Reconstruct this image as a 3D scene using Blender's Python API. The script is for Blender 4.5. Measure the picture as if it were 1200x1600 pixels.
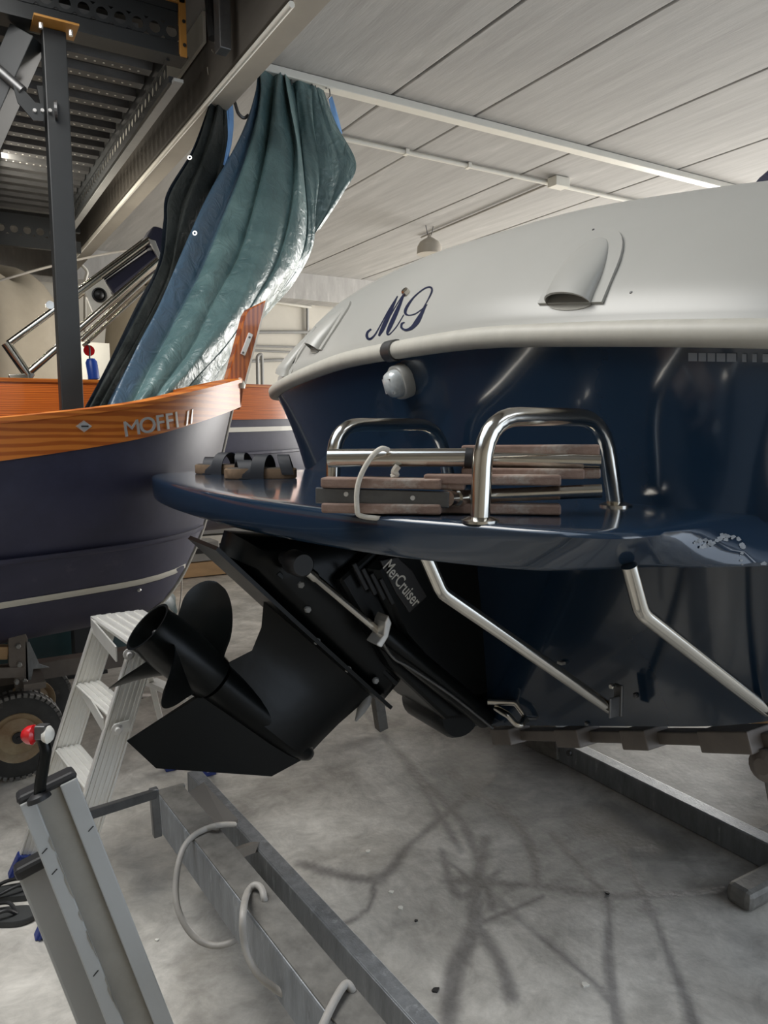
import bpy, bmesh, math, random
import numpy as np
from mathutils import Vector, Matrix
from mathutils.bvhtree import BVHTree
random.seed(4)
SC = bpy.context.scene
for o in list(bpy.data.objects): bpy.data.objects.remove(o)

# ------------------------------------------------------------------ camera
# world: X = across the hall (boat bow direction), Y = along the ceiling slabs, Z = up, metres
YAW, PIT, ROL, FPX, EYE = math.radians(30.96), math.radians(6.367), math.radians(-.238), 1179.2, 1.55
def _axes():
    f = Vector((math.sin(YAW)*math.cos(PIT), math.cos(YAW)*math.cos(PIT), -math.sin(PIT)))
    r = Vector((math.cos(YAW), -math.sin(YAW), 0)); u = r.cross(f)
    return math.cos(ROL)*r+math.sin(ROL)*u, -math.sin(ROL)*r+math.cos(ROL)*u, f
CR, CU, CF = _axes(); CO = Vector((0, 0, EYE))
cam = bpy.data.cameras.new('camera'); cam.sensor_fit = 'VERTICAL'; cam.sensor_height = 32; cam.sensor_width = 24
cam.lens = FPX/1600*32; cam.clip_start = .05; cam.clip_end = 200
co = bpy.data.objects.new('camera', cam); SC.collection.objects.link(co)
co.matrix_world = Matrix((( CR.x, CU.x, -CF.x, 0), (CR.y, CU.y, -CF.y, 0), (CR.z, CU.z, -CF.z, EYE), (0, 0, 0, 1)))
SC.camera = co
def ray(x, y): return (x-600)/FPX*CR - (y-800)/FPX*CU + CF
def P(x, y, X=None, Y=None, Z=None, d=None):
    """the point seen at a pixel of the photograph, on a plane of the hall (X, Y or Z) or at a depth d"""
    v = ray(x, y)
    if X is not None: d = X/v.x
    elif Y is not None: d = Y/v.y
    elif Z is not None: d = (Z-EYE)/v.z
    return CO + v*d

# ------------------------------------------------------------------ light
SC.view_settings.view_transform = 'Standard'; SC.view_settings.look = 'None'
SC.view_settings.gamma = 1; SC.view_settings.use_curve_mapping = False
SC.view_settings.exposure = 0.45
w = bpy.data.worlds.new('sky'); SC.world = w; w.use_nodes = True
w.node_tree.nodes['Background'].inputs[0].default_value = (.72, .84, 1, 1)
w.node_tree.nodes['Background'].inputs[1].default_value = 1.6
def area(name, loc, look, sx, sy, e, col):
    l = bpy.data.lights.new(name, 'AREA'); l.shape = 'RECTANGLE'; l.size = sx; l.size_y = sy; l.energy = e; l.color = col
    o = bpy.data.objects.new(name, l); SC.collection.objects.link(o); o.location = loc
    o.rotation_euler = (Vector(look)-Vector(loc)).to_track_quat('-Z', 'Y').to_euler(); return o
# daylight entering by the big doors on the right and by the roof light strip near them
area('door_daylight', (6.0, -3.1, 2.0), (6.0, 5, 2.0), 8.4, 3.7, 15, (1, .97, .92))
area('roof_light_right', (6.0, -1.4, 4.5), (6.0, -1.4, 0), 8, 1.3, 25, (1, .97, .92))
area('roof_light_left', (-.75, 3.0, 4.5), (-.75, 3.0, 0), 2.3, 2.5, 125, (1, .95, .87))
area('far_door_daylight', (14.1, 7.5, 2.0), (0, 7.5, 2.0), 8.4, 3.7, 1050, (1, .95, .88))

# ------------------------------------------------------------------ materials
def mat(name, col, rough=.5, metal=0, var=.0, vscale=6, bump=0, bscale=40, col2=None, stretch=(1, 1, 1), coat=0, spec=.5, wave=None, dirt=None):
    m = bpy.data.materials.new(name); m.use_nodes = True; nt = m.node_tree; N = nt.nodes; L = nt.links
    b = N['Principled BSDF']; b.inputs['Base Color'].default_value = (*col, 1); b.inputs['Roughness'].default_value = rough
    b.inputs['Metallic'].default_value = metal; b.inputs['Specular IOR Level'].default_value = spec; b.inputs['Coat Weight'].default_value = coat
    b.inputs['Coat Roughness'].default_value = .06
    tc = N.new('ShaderNodeTexCoord'); mp = N.new('ShaderNodeMapping'); mp.inputs['Scale'].default_value = stretch
    L.new(tc.outputs['Object'], mp.inputs['Vector'])
    out = None
    if var or col2:
        if wave:
            t = N.new('ShaderNodeTexWave'); t.wave_type = 'BANDS'; t.bands_direction = wave; t.inputs['Scale'].default_value = vscale
            t.inputs['Distortion'].default_value = 5; t.inputs['Detail'].default_value = 4; t.inputs['Detail Scale'].default_value = 1.6
        else:
            t = N.new('ShaderNodeTexNoise'); t.inputs['Scale'].default_value = vscale; t.inputs['Detail'].default_value = 7; t.inputs['Roughness'].default_value = .65
        L.new(mp.outputs[0], t.inputs['Vector'])
        rp = N.new('ShaderNodeValToRGB'); rp.color_ramp.elements[0].position = .3; rp.color_ramp.elements[1].position = .7
        c2 = col2 or tuple(c*(1-var) for c in col)
        rp.color_ramp.elements[0].color = (*c2, 1); rp.color_ramp.elements[1].color = (*col, 1)
        L.new(t.outputs['Fac'], rp.inputs[0]); out = rp.outputs[0]
        if dirt:
            t2 = N.new('ShaderNodeTexNoise'); t2.inputs['Scale'].default_value = dirt[1]; t2.inputs['Detail'].default_value = 9; t2.inputs['Roughness'].default_value = .7
            L.new(mp.outputs[0], t2.inputs['Vector'])
            r2 = N.new('ShaderNodeValToRGB'); r2.color_ramp.elements[0].position = dirt[2]; r2.color_ramp.elements[1].position = dirt[2]+.14
            L.new(t2.outputs['Fac'], r2.inputs[0])
            mx = N.new('ShaderNodeMix'); mx.data_type = 'RGBA'; L.new(r2.outputs[0], mx.inputs[0]); L.new(out, mx.inputs[6]); mx.inputs[7].default_value = (*dirt[0], 1)
            out = mx.outputs[2]
        L.new(out, b.inputs['Base Color'])
    if bump:
        t3 = N.new('ShaderNodeTexNoise'); t3.inputs['Scale'].default_value = bscale; t3.inputs['Detail'].default_value = 5
        L.new(mp.outputs[0], t3.inputs['Vector'])
        bp = N.new('ShaderNodeBump'); bp.inputs['Strength'].default_value = bump; bp.inputs['Distance'].default_value = .01
        L.new(t3.outputs['Fac'], bp.inputs['Height']); L.new(bp.outputs[0], b.inputs['Normal'])
    return m
M = dict(
 navy=mat('navy_gelcoat', (.010, .024, .047), .16, var=.12, vscale=3, coat=.5),
 navy2=mat('dusty_navy_gelcoat', (.046, .047, .085), .46, spec=.4, var=.3, vscale=4, col2=(.028, .029, .055), dirt=((.1, .1, .14), 2.2, .62)),
 antifoul=mat('antifouling_paint', (.016, .016, .026), .5, var=.4, vscale=5),
 white=mat('white_gelcoat', (.385, .38, .352), .35, var=.05, vscale=3),
 fender=mat('cream_rubbing_strip', (.5, .48, .42), .5, var=.15, vscale=14),
 steel=mat('polished_stainless', (.62, .59, .53), .17, 1, var=.15, vscale=9),
 dsteel=mat('worn_grey_metal', (.16, .16, .16), .4, .8, var=.3, vscale=20),
 galv=mat('galvanised_steel', (.27, .285, .3), .5, .55, var=.4, vscale=9, bump=.15, bscale=60, stretch=(3, 3, .7), dirt=((.42, .44, .46), 7, .58)),
 galvt=mat('weathered_galvanised_steel', (.23, .22, .2), .6, .4, var=.5, vscale=14, bump=.2),
 alu=mat('aluminium', (.8, .79, .75), .4, .6, var=.12, vscale=12, stretch=(1, 1, .3)),
 black=mat('black_paint', (.0035, .0045, .0045), .3, spec=.22, var=.3, vscale=6, bump=.05, bscale=30),
 blackm=mat('matt_black_plastic', (.014, .014, .015), .5),
 teak=mat('weathered_teak', (.29, .2, .155), .65, var=.4, vscale=22, stretch=(.25, 1, 1), bump=.25, bscale=60, col2=(.16, .092, .068), dirt=((.42, .38, .33), 8, .56)),
 mahog=mat('varnished_mahogany', (.58, .18, .024), .4, vscale=3.2, col2=(.38, .092, .010), wave='Z', stretch=(.3, .3, 3.2), coat=.0, spec=.4),
 mahog2=mat('dark_mahogany', (.47, .135, .03), .25, vscale=3, col2=(.28, .065, .015), wave='X', stretch=(4, 1, .5), coat=.6),
 rack=mat('charcoal_rack_paint', (.02, .022, .023), .45, var=.2, vscale=8),
 rackd=mat('dark_galvanised_deck', (.1, .1, .1), .42, .55, var=.4, vscale=5, stretch=(1, 4, 1)),
 orange=mat('ochre_rack_paint', (.42, .2, .04), .5, var=.15),
 girder=mat('dark_concrete', (.085, .075, .062), .75, var=.3, vscale=4, stretch=(2, .3, 2)),
 slab=mat('ceiling_concrete', (.44, .432, .416), .85, var=.35, vscale=2.2, col2=(.33, .322, .31), stretch=(4, .35, 1), dirt=((.52, .51, .49), 1.6, .58), bump=.1, bscale=20),
 joint=mat('dark_joint_mortar', (.05, .045, .04), .9),  # dark tone of the backing behind the slab gaps
 wall=mat('painted_wall', (.62, .59, .52), .85, var=.12, vscale=1.5),
 walll=mat('grey_wall', (.36, .33, .28), .85, var=.3, vscale=.6),
 whitep=mat('white_painted_metal', (.72, .70, .63), .45, var=.08),
 cord=mat('white_cord', (.62, .58, .5), .7, var=.2, vscale=60),
 cable=mat('grey_cable_sheath', (.36, .34, .31), .5, var=.2, vscale=20),
 pole=mat('grey_pole_paint', (.37, .375, .365), .45, var=.06, vscale=12, dirt=((.25, .245, .23), 4.5, .68)),
 poled=mat('bare_grey_recess', (.29, .275, .24), .5, .3, var=.2, vscale=10),
 red=mat('red_plastic', (.55, .012, .016), .25, coat=.4),
 blue=mat('blue_rubber', (.012, .028, .16), .45),
 bluef=mat('blue_float', (.012, .06, .35), .35),
 tyre=mat('tyre_rubber', (.05, .05, .048), .75, var=.4, vscale=16, dirt=((.14, .13, .12), 12, .6)),
 tyret=mat('dusty_tread', (.2, .195, .185), .8, var=.4, vscale=20),
 rim=mat('rusty_cream_rim', (.42, .34, .22), .5, .2, var=.5, vscale=8, col2=(.2, .11, .05)),
 cork=mat('cork_sole', (.17, .11, .065), .8, var=.3, vscale=60),
 strap=mat('dark_strap', (.008, .01, .015), .6),
 foot=mat('dark_footbed', (.05, .04, .03), .8),
 flop=mat('dark_rubber_sole', (.035, .037, .037), .6, var=.2, vscale=30),
 yellow=mat('yellow_print', (.6, .4, .06), .6),
 beige=mat('beige_boat_cover', (.4, .35, .27), .8, var=.15, vscale=3, bump=.2, bscale=5),
 navyc=mat('navy_canvas', (.012, .013, .04), .6),
 teal=mat('dark_teal_sheet', (.012, .04, .045), .4, var=.4, vscale=4),
 glass=mat('clear_lens', (.55, .58, .58), .12, .0, var=.25, vscale=60, coat=1),
 ink=mat('navy_lettering', (.008, .012, .04), .3),
 chrome=mat('silver_lettering', (.75, .74, .72), .28, .6),
 lettg=mat('grey_lettering', (.55, .55, .55), .4),
 plate=mat('black_name_plate', (.022, .02, .02), .35),
 brown=mat('brown_primer', (.19, .165, .145), .55, .3, var=.3, vscale=10),
 board=mat('raw_timber', (.55, .36, .19), .75, var=.3, vscale=6, stretch=(.3, 2, 2)),
 grey=mat('grey_plastic', (.3, .3, .29), .5, var=.15),
 lamp=mat('brushed_lamp_shade', (.42, .39, .34), .45, .3, var=.15),
)

# ------------------------------------------------------------------ builders
ORG = {}
def link(o): SC.collection.objects.link(o)
def tag(o, label=None, cat=None, group=None, kind=None):
    if label: o['label'] = label
    if cat: o['category'] = cat
    if group: o['group'] = group
    if kind: o['kind'] = kind
    return o
def thing(name, loc, label, cat, group=None):
    o = bpy.data.objects.new(name, None); o.empty_display_size = .1; o.location = loc; link(o); ORG[o.name] = Vector(loc)
    return tag(o, label, cat, group)
def mk(name, V, F, m, parent=None, smooth=False, bevel=0, label=None, mats=None, fm=None, uv=None, angle=38, rec=True):
    """one mesh object from world coordinates"""
    V = [Vector(v) for v in V]; c = Vector((0, 0, 0))
    for i in range(3): c[i] = (min(v[i] for v in V)+max(v[i] for v in V))/2
    me = bpy.data.meshes.new(name); me.from_pydata([v-c for v in V], [], [f for f in F])
    for k in (mats or [m]): me.materials.append(M[k] if isinstance(k, str) else k)
    if fm:
        for p, k in zip(me.polygons, fm): p.material_index = k
    if uv:
        l = me.uv_layers.new(name='UVMap')
        for lp in me.loops: l.data[lp.index].uv = uv[lp.vertex_index]
    if rec:
        bm = bmesh.new(); bm.from_mesh(me); bmesh.ops.recalc_face_normals(bm, faces=bm.faces); bm.to_mesh(me); bm.free()
    if smooth:
        me.polygons.foreach_set('use_smooth', [True]*len(me.polygons)); me.set_sharp_from_angle(angle=math.radians(angle))
    o = bpy.data.objects.new(name, me); link(o); ORG[o.name] = c
    if parent: o.parent = parent; o.location = c-ORG[parent.name]
    else: o.location = c
    if bevel:
        b = o.modifiers.new('bevel', 'BEVEL'); b.width = bevel; b.segments = 2; b.limit_method = 'ANGLE'; b.angle_limit = math.radians(40)
    if label: o['label'] = label
    return o
class MB:
    def __init__(s): s.V = []; s.F = []; s.U = []
    def add(s, V, F): n = len(s.V); s.V += [Vector(v) for v in V]; s.F += [tuple(i+n for i in f) for f in F]; return s
    def box(s, c, sz, ax=None):
        c = Vector(c); ax = ax or (Vector((1, 0, 0)), Vector((0, 1, 0)), Vector((0, 0, 1)))
        V = [c+ax[0]*(sx*sz[0]/2)+ax[1]*(sy*sz[1]/2)+ax[2]*(z*sz[2]/2) for sx in (-1, 1) for sy in (-1, 1) for z in (-1, 1)]
        return s.add(V, [(0, 1, 3, 2), (4, 6, 7, 5), (0, 4, 5, 1), (2, 3, 7, 6), (0, 2, 6, 4), (1, 5, 7, 3)])
    def bar(s, a, b, wd, h, up=(0, 0, 1)):
        a, b = Vector(a), Vector(b); e = (b-a).normalized(); sd = e.cross(Vector(up)).normalized(); u = sd.cross(e)
        return s.box((a+b)/2, ((b-a).length, wd, h), (e, sd, u))
    def loft(s, rows, closed=False, caps=False):
        n = len(rows[0]); V = [p for r in rows for p in r]; F = []
        for i in range(len(rows)-1):
            for j in range(n if closed else n-1):
                k = (j+1) % n; F.append((i*n+j, i*n+k, (i+1)*n+k, (i+1)*n+j))
        if caps: F += [tuple(range(n))[::-1], tuple(range((len(rows)-1)*n, len(rows)*n))]
        return s.add(V, F)
    def tube(s, pts, r, n=12, fil=0, closed=False):
        pts = [Vector(p) for p in pts]
        if fil: pts = fillet(pts, fil)
        rs = r if isinstance(r, (list, tuple)) else [r]*len(pts)
        t0 = (pts[1]-pts[0]).normalized(); a = t0.orthogonal().normalized(); rows = []
        for i, p in enumerate(pts):
            if closed: t = (pts[(i+1) % len(pts)]-pts[i-1]).normalized()
            else: t = (pts[min(i+1, len(pts)-1)]-pts[max(i-1, 0)]).normalized()
            a = (a-t*a.dot(t)).normalized(); b = t.cross(a)
            rows.append([p+(a*math.cos(2*math.pi*k/n)+b*math.sin(2*math.pi*k/n))*rs[i] for k in range(n)])
        if closed: rows.append(rows[0]); return s.loft(rows, True)
        return s.loft(rows, True, True)
    def lathe(s, c, axis, prof, n=24, cap=True):
        c = Vector(c); ax = Vector(axis).normalized(); a = ax.orthogonal().normalized(); b = ax.cross(a)
        rows = [[c+ax*h+(a*math.cos(2*math.pi*k/n)+b*math.sin(2*math.pi*k/n))*max(r, 1e-4) for k in range(n)] for h, r in prof]
        return s.loft(rows, True, cap)
    def prism(s, pts, off):
        pts = [Vector(p) for p in pts]; off = Vector(off); n = len(pts)
        V = pts+[p+off for p in pts]
        return s.add(V, [tuple(range(n))[::-1], tuple(range(n, 2*n))]+[(i, (i+1) % n, (i+1) % n+n, i+n) for i in range(n)])
    def build(s, name, m, parent=None, **k): return mk(name, s.V, s.F, m, parent, **k)
def fillet(pts, r, n=7):
    out = [pts[0]]
    for i in range(1, len(pts)-1):
        p, a, b = pts[i], pts[i-1]-pts[i], pts[i+1]-pts[i]; la, lb = a.length, b.length; a, b = a/la, b/lb
        ang = a.angle(b)
        if ang > 3.1: out.append(p); continue
        t = min(r/math.tan(ang/2), la*.48, lb*.48)
        for k in range(n+1):
            q = k/n; out.append((p+a*t)*(1-q)**2+p*2*q*(1-q)+(p+b*t)*q*q)
    return out+[pts[-1]]
def cr(pts, n, closed=False):
    """catmull-rom resample to n points, evenly in the index"""
    pts = [Vector(p) for p in pts]; m = len(pts); out = []
    for k in range(n):
        t = k/(n if closed else n-1)*(m if closed else m-1); i = int(t); f = t-i
        if not closed and i >= m-1: i, f = m-2, 1.0
        g = (lambda j: pts[j % m]) if closed else (lambda j: pts[max(0, min(m-1, j))])
        p0, p1, p2, p3 = g(i-1), g(i), g(i+1), g(i+2)
        out.append(.5*((2*p1)+(p2-p0)*f+(2*p0-5*p1+4*p2-p3)*f*f+(3*p1-p0-3*p2+p3)*f**3))
    return out
def even(pts, n):
    L = [0]
    for a, b in zip(pts, pts[1:]): L.append(L[-1]+(b-a).length)
    out = []; j = 0
    for k in range(n):
        t = L[-1]*k/(n-1)
        while j < len(L)-2 and L[j+1] < t: j += 1
        f = (t-L[j])/max(L[j+1]-L[j], 1e-9); out.append(pts[j].lerp(pts[j+1], min(f, 1)))
    return out
def bvh(o):
    o_m = Matrix.Translation(ORG[o.name]); return BVHTree.FromPolygons([o_m @ v.co for v in o.data.vertices], [tuple(p.vertices) for p in o.data.polygons])
def hit(tree, x, y):
    v = ray(x, y).normalized(); p, n, i, d = tree.ray_cast(CO, v)
    if p is None: return None, None
    if n.dot(v) > 0: n = -n
    return p, n
def text_mesh(s, size, ext, shear=0, font_space=1.0, bold=0):
    cu = bpy.data.curves.new('t', 'FONT'); cu.body = s; cu.size = size; cu.extrude = ext; cu.align_x = 'LEFT'; cu.shear = shear; cu.space_character = font_space; cu.offset = bold
    o = bpy.data.objects.new('t', cu); link(o); dg = bpy.context.evaluated_depsgraph_get(); me = bpy.data.meshes.new_from_object(o.evaluated_get(dg))
    V = [v.co.copy() for v in me.vertices]; F = [tuple(p.vertices) for p in me.polygons]
    bpy.data.objects.remove(o); bpy.data.meshes.remove(me); return V, F
def bolt(c, ax, r, h, parent, m='dsteel', name='bolt'):
    return MB().lathe(c, ax, [(0, r), (h*.7, r), (h, r*.75)], 6).build(name, m, parent)

# ------------------------------------------------------------------ the hall
ZC = EYE+2.7
def floor():
    xs = np.concatenate([[-5], np.linspace(-.6, 3.6, 230), [5, 9, 14.5]]); ys = np.concatenate([[-3.3], np.linspace(.5, 4.2, 200), [6, 9, 13.2]])
    X, Y = np.meshgrid(xs, ys, indexing='ij'); S = np.zeros_like(X)
    rng = np.random.RandomState(3)
    ph = rng.rand(12, 4)*6.28
    wob = sum(np.sin(X*(7+5*i)*math.cos(ph[i, 0])+Y*(7+5*i)*math.sin(ph[i, 0])+ph[i, 1])/(1.5+i) for i in range(9))
    tracks = [([(470, 1350), (585, 1374), (640, 1320), (700, 1270), (770, 1210)], .017), ([(585, 1375), (575, 1420), (520, 1450)], .008),
      ([(700, 1375), (850, 1385), (950, 1400), (1060, 1396), (1160, 1385)], .02), ([(730, 1230), (800, 1280), (830, 1330), (840, 1380)], .02),
      ([(860, 1300), (920, 1370), (950, 1410), (950, 1500), (965, 1600)], .013), ([(960, 1300), (1000, 1390), (1020, 1430), (1060, 1530), (1085, 1600)], .013),
      ([(760, 1310), (745, 1380), (740, 1450), (710, 1520), (700, 1600)], .022), ([(690, 1340), (760, 1390), (830, 1450), (900, 1510), (960, 1570)], .009),
      ([(740, 1440), (780, 1500), (800, 1560)], .018), ([(600, 1150), (690, 1250), (730, 1300), (770, 1420)], .016), ([(560, 1100), (640, 1200), (720, 1330)], .014),
      ([(740, 1450), (850, 1400)], .008), ([(780, 1360), (720, 1400), (690, 1330)], .014)]
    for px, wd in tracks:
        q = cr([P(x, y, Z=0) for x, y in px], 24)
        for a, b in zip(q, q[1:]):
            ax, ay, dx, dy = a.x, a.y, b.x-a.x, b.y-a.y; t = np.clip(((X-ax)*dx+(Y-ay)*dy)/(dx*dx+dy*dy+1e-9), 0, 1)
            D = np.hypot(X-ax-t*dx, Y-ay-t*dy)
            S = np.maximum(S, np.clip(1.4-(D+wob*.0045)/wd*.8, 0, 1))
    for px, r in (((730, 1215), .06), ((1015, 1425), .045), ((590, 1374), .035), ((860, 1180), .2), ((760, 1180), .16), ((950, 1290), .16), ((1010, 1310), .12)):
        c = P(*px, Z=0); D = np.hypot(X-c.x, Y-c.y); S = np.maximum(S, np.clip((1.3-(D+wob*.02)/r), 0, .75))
    n0, n1 = X.shape; V = [(X[i, j], Y[i, j], 0) for i in range(n0) for j in range(n1)]
    F = [(i*n1+j, (i+1)*n1+j, (i+1)*n1+j+1, i*n1+j+1) for i in range(n0-1) for j in range(n1-1)]
    m = bpy.data.materials.new('stained_concrete'); m.use_nodes = True; nt = m.node_tree; N = nt.nodes; L = nt.links; b = N['Principled BSDF']
    o = mk('floor', V, F, m, rec=False); tag(o, 'stained bare concrete floor with wet tracks', kind='structure')
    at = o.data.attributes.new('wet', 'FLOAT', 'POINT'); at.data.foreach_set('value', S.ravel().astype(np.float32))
    tc = N.new('ShaderNodeTexCoord'); cols = [((.29, .272, .24), (.64, .61, .555), 1.7), ((.72, .72, .72), (1.12, 1.12, 1.12), 9)]; res = []
    for c0, c1, sc in cols:
        t = N.new('ShaderNodeTexNoise'); t.inputs['Scale'].default_value = sc; t.inputs['Detail'].default_value = 9; t.inputs['Roughness'].default_value = .68; t.inputs['Distortion'].default_value = .6
        L.new(tc.outputs['Object'], t.inputs['Vector']); r = N.new('ShaderNodeValToRGB'); r.color_ramp.elements[0].position = .33; r.color_ramp.elements[1].position = .66
        r.color_ramp.elements[0].color = (*c0, 1); r.color_ramp.elements[1].color = (*c1, 1); L.new(t.outputs['Fac'], r.inputs[0]); res.append(r.outputs[0])
    mu = N.new('ShaderNodeMix'); mu.data_type = 'RGBA'; mu.blend_type = 'MULTIPLY'; mu.inputs[0].default_value = 1; L.new(res[0], mu.inputs[6]); L.new(res[1], mu.inputs[7])
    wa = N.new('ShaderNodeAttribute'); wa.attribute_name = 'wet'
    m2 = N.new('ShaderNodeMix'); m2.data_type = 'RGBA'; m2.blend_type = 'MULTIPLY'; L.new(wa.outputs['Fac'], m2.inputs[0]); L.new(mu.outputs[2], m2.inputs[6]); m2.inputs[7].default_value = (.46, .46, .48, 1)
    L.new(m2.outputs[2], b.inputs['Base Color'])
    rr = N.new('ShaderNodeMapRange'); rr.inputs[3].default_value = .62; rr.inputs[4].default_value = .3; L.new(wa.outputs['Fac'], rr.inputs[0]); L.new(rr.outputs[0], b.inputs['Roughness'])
    t = N.new('ShaderNodeTexNoise'); t.inputs['Scale'].default_value = 45; t.inputs['Detail'].default_value = 6; L.new(tc.outputs['Object'], t.inputs['Vector'])
    bp = N.new('ShaderNodeBump'); bp.inputs['Strength'].default_value = .12; bp.inputs['Distance'].default_value = .01; L.new(t.outputs['Fac'], bp.inputs['Height']); L.new(bp.outputs[0], b.inputs['Normal'])
floor()
def struct(name, mb, m, **k):
    o = mb.build(name, m, **k); o['kind'] = 'structure'; return o
ceil = struct('ceiling', MB().box((7.63, 6.3, ZC+.36), (13.8, 14, .1)).box((7.63, -2.75, ZC+.36), (13.8, 1, .1)).box((-2.2, 8.9, ZC+.36), (5.8, 8.8, .1)).box((-2.2, -1.3, ZC+.36), (5.8, 4, .1)).box((1.4, -1.5, ZC+.36), (1.4, 3.4, .1)).box((12.4, -1.5, ZC+.36), (4, 3.4, .1)), 'joint')
J = [-5, -4.1, -2.6, -1.1, .45, 2.06, 3.415, 4.255, 5.63, 6.96, 8.32, 9.68, 11.04, 12.4, 14.5]
for a, b in zip(J, J[1:]):
    y0 = 4.45 if b < .5 and a > -4.9 else (-.6 if a > 2 and b < 11 else -3.2)
    if y0 > 0: MB().box(((a+b)/2, -1.25, ZC+.15), (b-a-.022, 3.9, .3)).build('ceiling_slab', 'slab', ceil)
    MB().box(((a+b)/2, (y0+12.45)/2, ZC+.15), (b-a-.022, 12.45-y0, .3)).build('ceiling_slab', 'slab', ceil, bevel=.008)
struct('wall_back', MB().box((4.75, 13.3, 2.3), (19.5, .2, 4.8)), 'wall')
struct('wall_left', MB().box((-5.1, 5, 2.3), (.2, 16.8, 4.8)), 'walll')
struct('wall_right', MB().box((14.5, .1, 2.3), (.2, 6.6, 4.8)).box((14.5, 12.6, 2.3), (.2, 1.6, 4.8)).box((14.5, 7.6, 4.4), (.2, 8.4, .6)), 'wall')
struct('wall_front', MB().box((-1.6, -3.4, 2.3), (6.6, .2, 4.8)).box((12.4, -3.4, 2.3), (4.2, .2, 4.8)).box((6, -3.4, 4.4), (8.6, .2, .6)), 'wall')
struct('trim_1', MB().box((4.75, 12.65, ZC-.2), (19.3, .5, .5)), 'slab', label='concrete ring beam under the far end of the ceiling', bevel=.01)
gz = EYE+2.2
struct('trim_3', MB().box((1.83, 4.6, gz-.006), (.16, 15.6, .012)), 'walll', label='underside of the dark girder, coloured paler as if lit')  # paler plate stands in for light falling on the girder underside
struct('trim_2', MB().box((1.81, 4.6, (gz+ZC+.25)/2), (.18, 15.6, ZC+.25-gz)), 'girder', label='dark concrete girder carrying the ceiling slabs', bevel=.008)
# ------------------------------------------------------------------ motor boat with the blue hull
boat = thing('motor_boat', (4.3, 2.13, .47), 'motor boat with glossy dark blue hull, white deck and swim platform', 'boat')
CY = 2.13; NH = 60
def half(ctrl): return [Vector(c) for c in cr(ctrl, NH)]
rail_c = [(1.355, 0, 1.80), (1.357, .4, 1.795), (1.375, .8, 1.765), (1.405, 1.1, 1.737), (1.45, 1.3, 1.717), (1.53, 1.43, 1.71), (1.7, 1.51, 1.71), (2.1, 1.54, 1.71), (3, 1.55, 1.70), (4.5, 1.5, 1.71), (6, 1.25, 1.74), (7.1, .8, 1.78), (7.9, 0, 1.82)]
mid_c = [(1.48, 0, 1.36), (1.48, .35, 1.36), (1.485, .7, 1.36), (1.5, .98, 1.36), (1.53, 1.15, 1.36), (1.6, 1.25, 1.36), (1.75, 1.3, 1.36), (2.1, 1.32, 1.36), (3, 1.36, 1.37), (4.5, 1.3, 1.4), (5.9, 1.0, 1.45), (6.9, .55, 1.5), (7.5, 0, 1.55)]
chi_c = [(1.58, 0, .47), (1.58, .35, .595), (1.58, .7, .715), (1.585, .98, .81), (1.6, 1.1, .855), (1.64, 1.17, .885), (1.78, 1.2, .9), (2.1, 1.22, .9), (3, 1.24, .92), (4.5, 1.12, .98), (5.7, .8, 1.05), (6.5, .4, 1.1), (7.0, 0, 1.0)]
R_, M_, C_ = half(rail_c), half(mid_c), half(chi_c)
def full(h): return [Vector((p.x, CY-p.y, p.z)) for p in h[::-1]]+[Vector((p.x, CY+p.y, p.z)) for p in h[1:]]
RF, MF, CFl = full(R_), full(M_), full(C_)
rows = []
for k in range(9):
    t = k/8; rows.append([a*(1-t)**2*1+(2*(b-.25*a-.25*c))*2*t*(1-t)*1+c*t*t for a, b, c in zip(RF, MF, CFl)])
hb = MB().loft(rows)
bot = []
for p in CFl:
    kx = min(max(p.x, 1.58), 7.0); kz = .47 if kx < 5 else .47+.53*((kx-5)/2)**2
    bot.append(Vector((kx, CY, min(kz, p.z) if kx > 1.6 else .47)))
# bottom skin (the transom edge already lies on it)
brow = [CFl, [a.lerp(b, .5) if a.x > 1.59 else a+Vector((.002, 0, 0)) for a, b in zip(CFl, bot)], [b if a.x > 1.59 else a+Vector((.004, 0, 0)) for a, b in zip(CFl, bot)]]
hb.loft(brow)
hull = hb.build('hull', 'navy', boat, smooth=True, angle=50)
hull_t = bvh(hull)
# deck moulding
prof = [(-.012, .03), (.002, .032), (.008, .05), (.012, .075), (.06, .15), (.12, .235), (.19, .32), (.27, .395), (.33, .435), (.38, .458), (.43, .47)]
nrm = []
for i, p in enumerate(RF):
    t = RF[min(i+1, len(RF)-1)]-RF[max(i-1, 0)]; t.z = 0; n = Vector((-t.y, t.x, 0)).normalized()
    if n.dot(Vector((4, CY, 0))-Vector((p.x, p.y, 0))) < 0: n = -n
    nrm.append(n)
def damp(p): return .92*(1+.075*(p.y-CY)/1.2)*(1-.35*min(max((p.x-2.2)/3, 0), 1))
drows = []
for ins, dz in prof:
    drows.append([p+n*(min(ins, .9*abs(p.y-CY)+.2) if p.x > 5 else ins)+Vector((0, 0, dz*damp(p) if dz > .06 else dz)) for p, n in zip(RF, nrm)])
drows.append([Vector((max(p.x, 1.95), CY+(p.y-CY)*.5, p.z+.012)) for p in drows[-1]]); drows.append([Vector((p.x, CY, RF[i].z+.47*.92*(1-.35*min(max((RF[i].x-2.2)/3, 0), 1)))) for i, p in enumerate(drows[-1])])
db = MB().loft(drows)
deck = db.build('deck_moulding', 'white', boat, smooth=True, angle=60); deck_t = bvh(deck)
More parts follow.
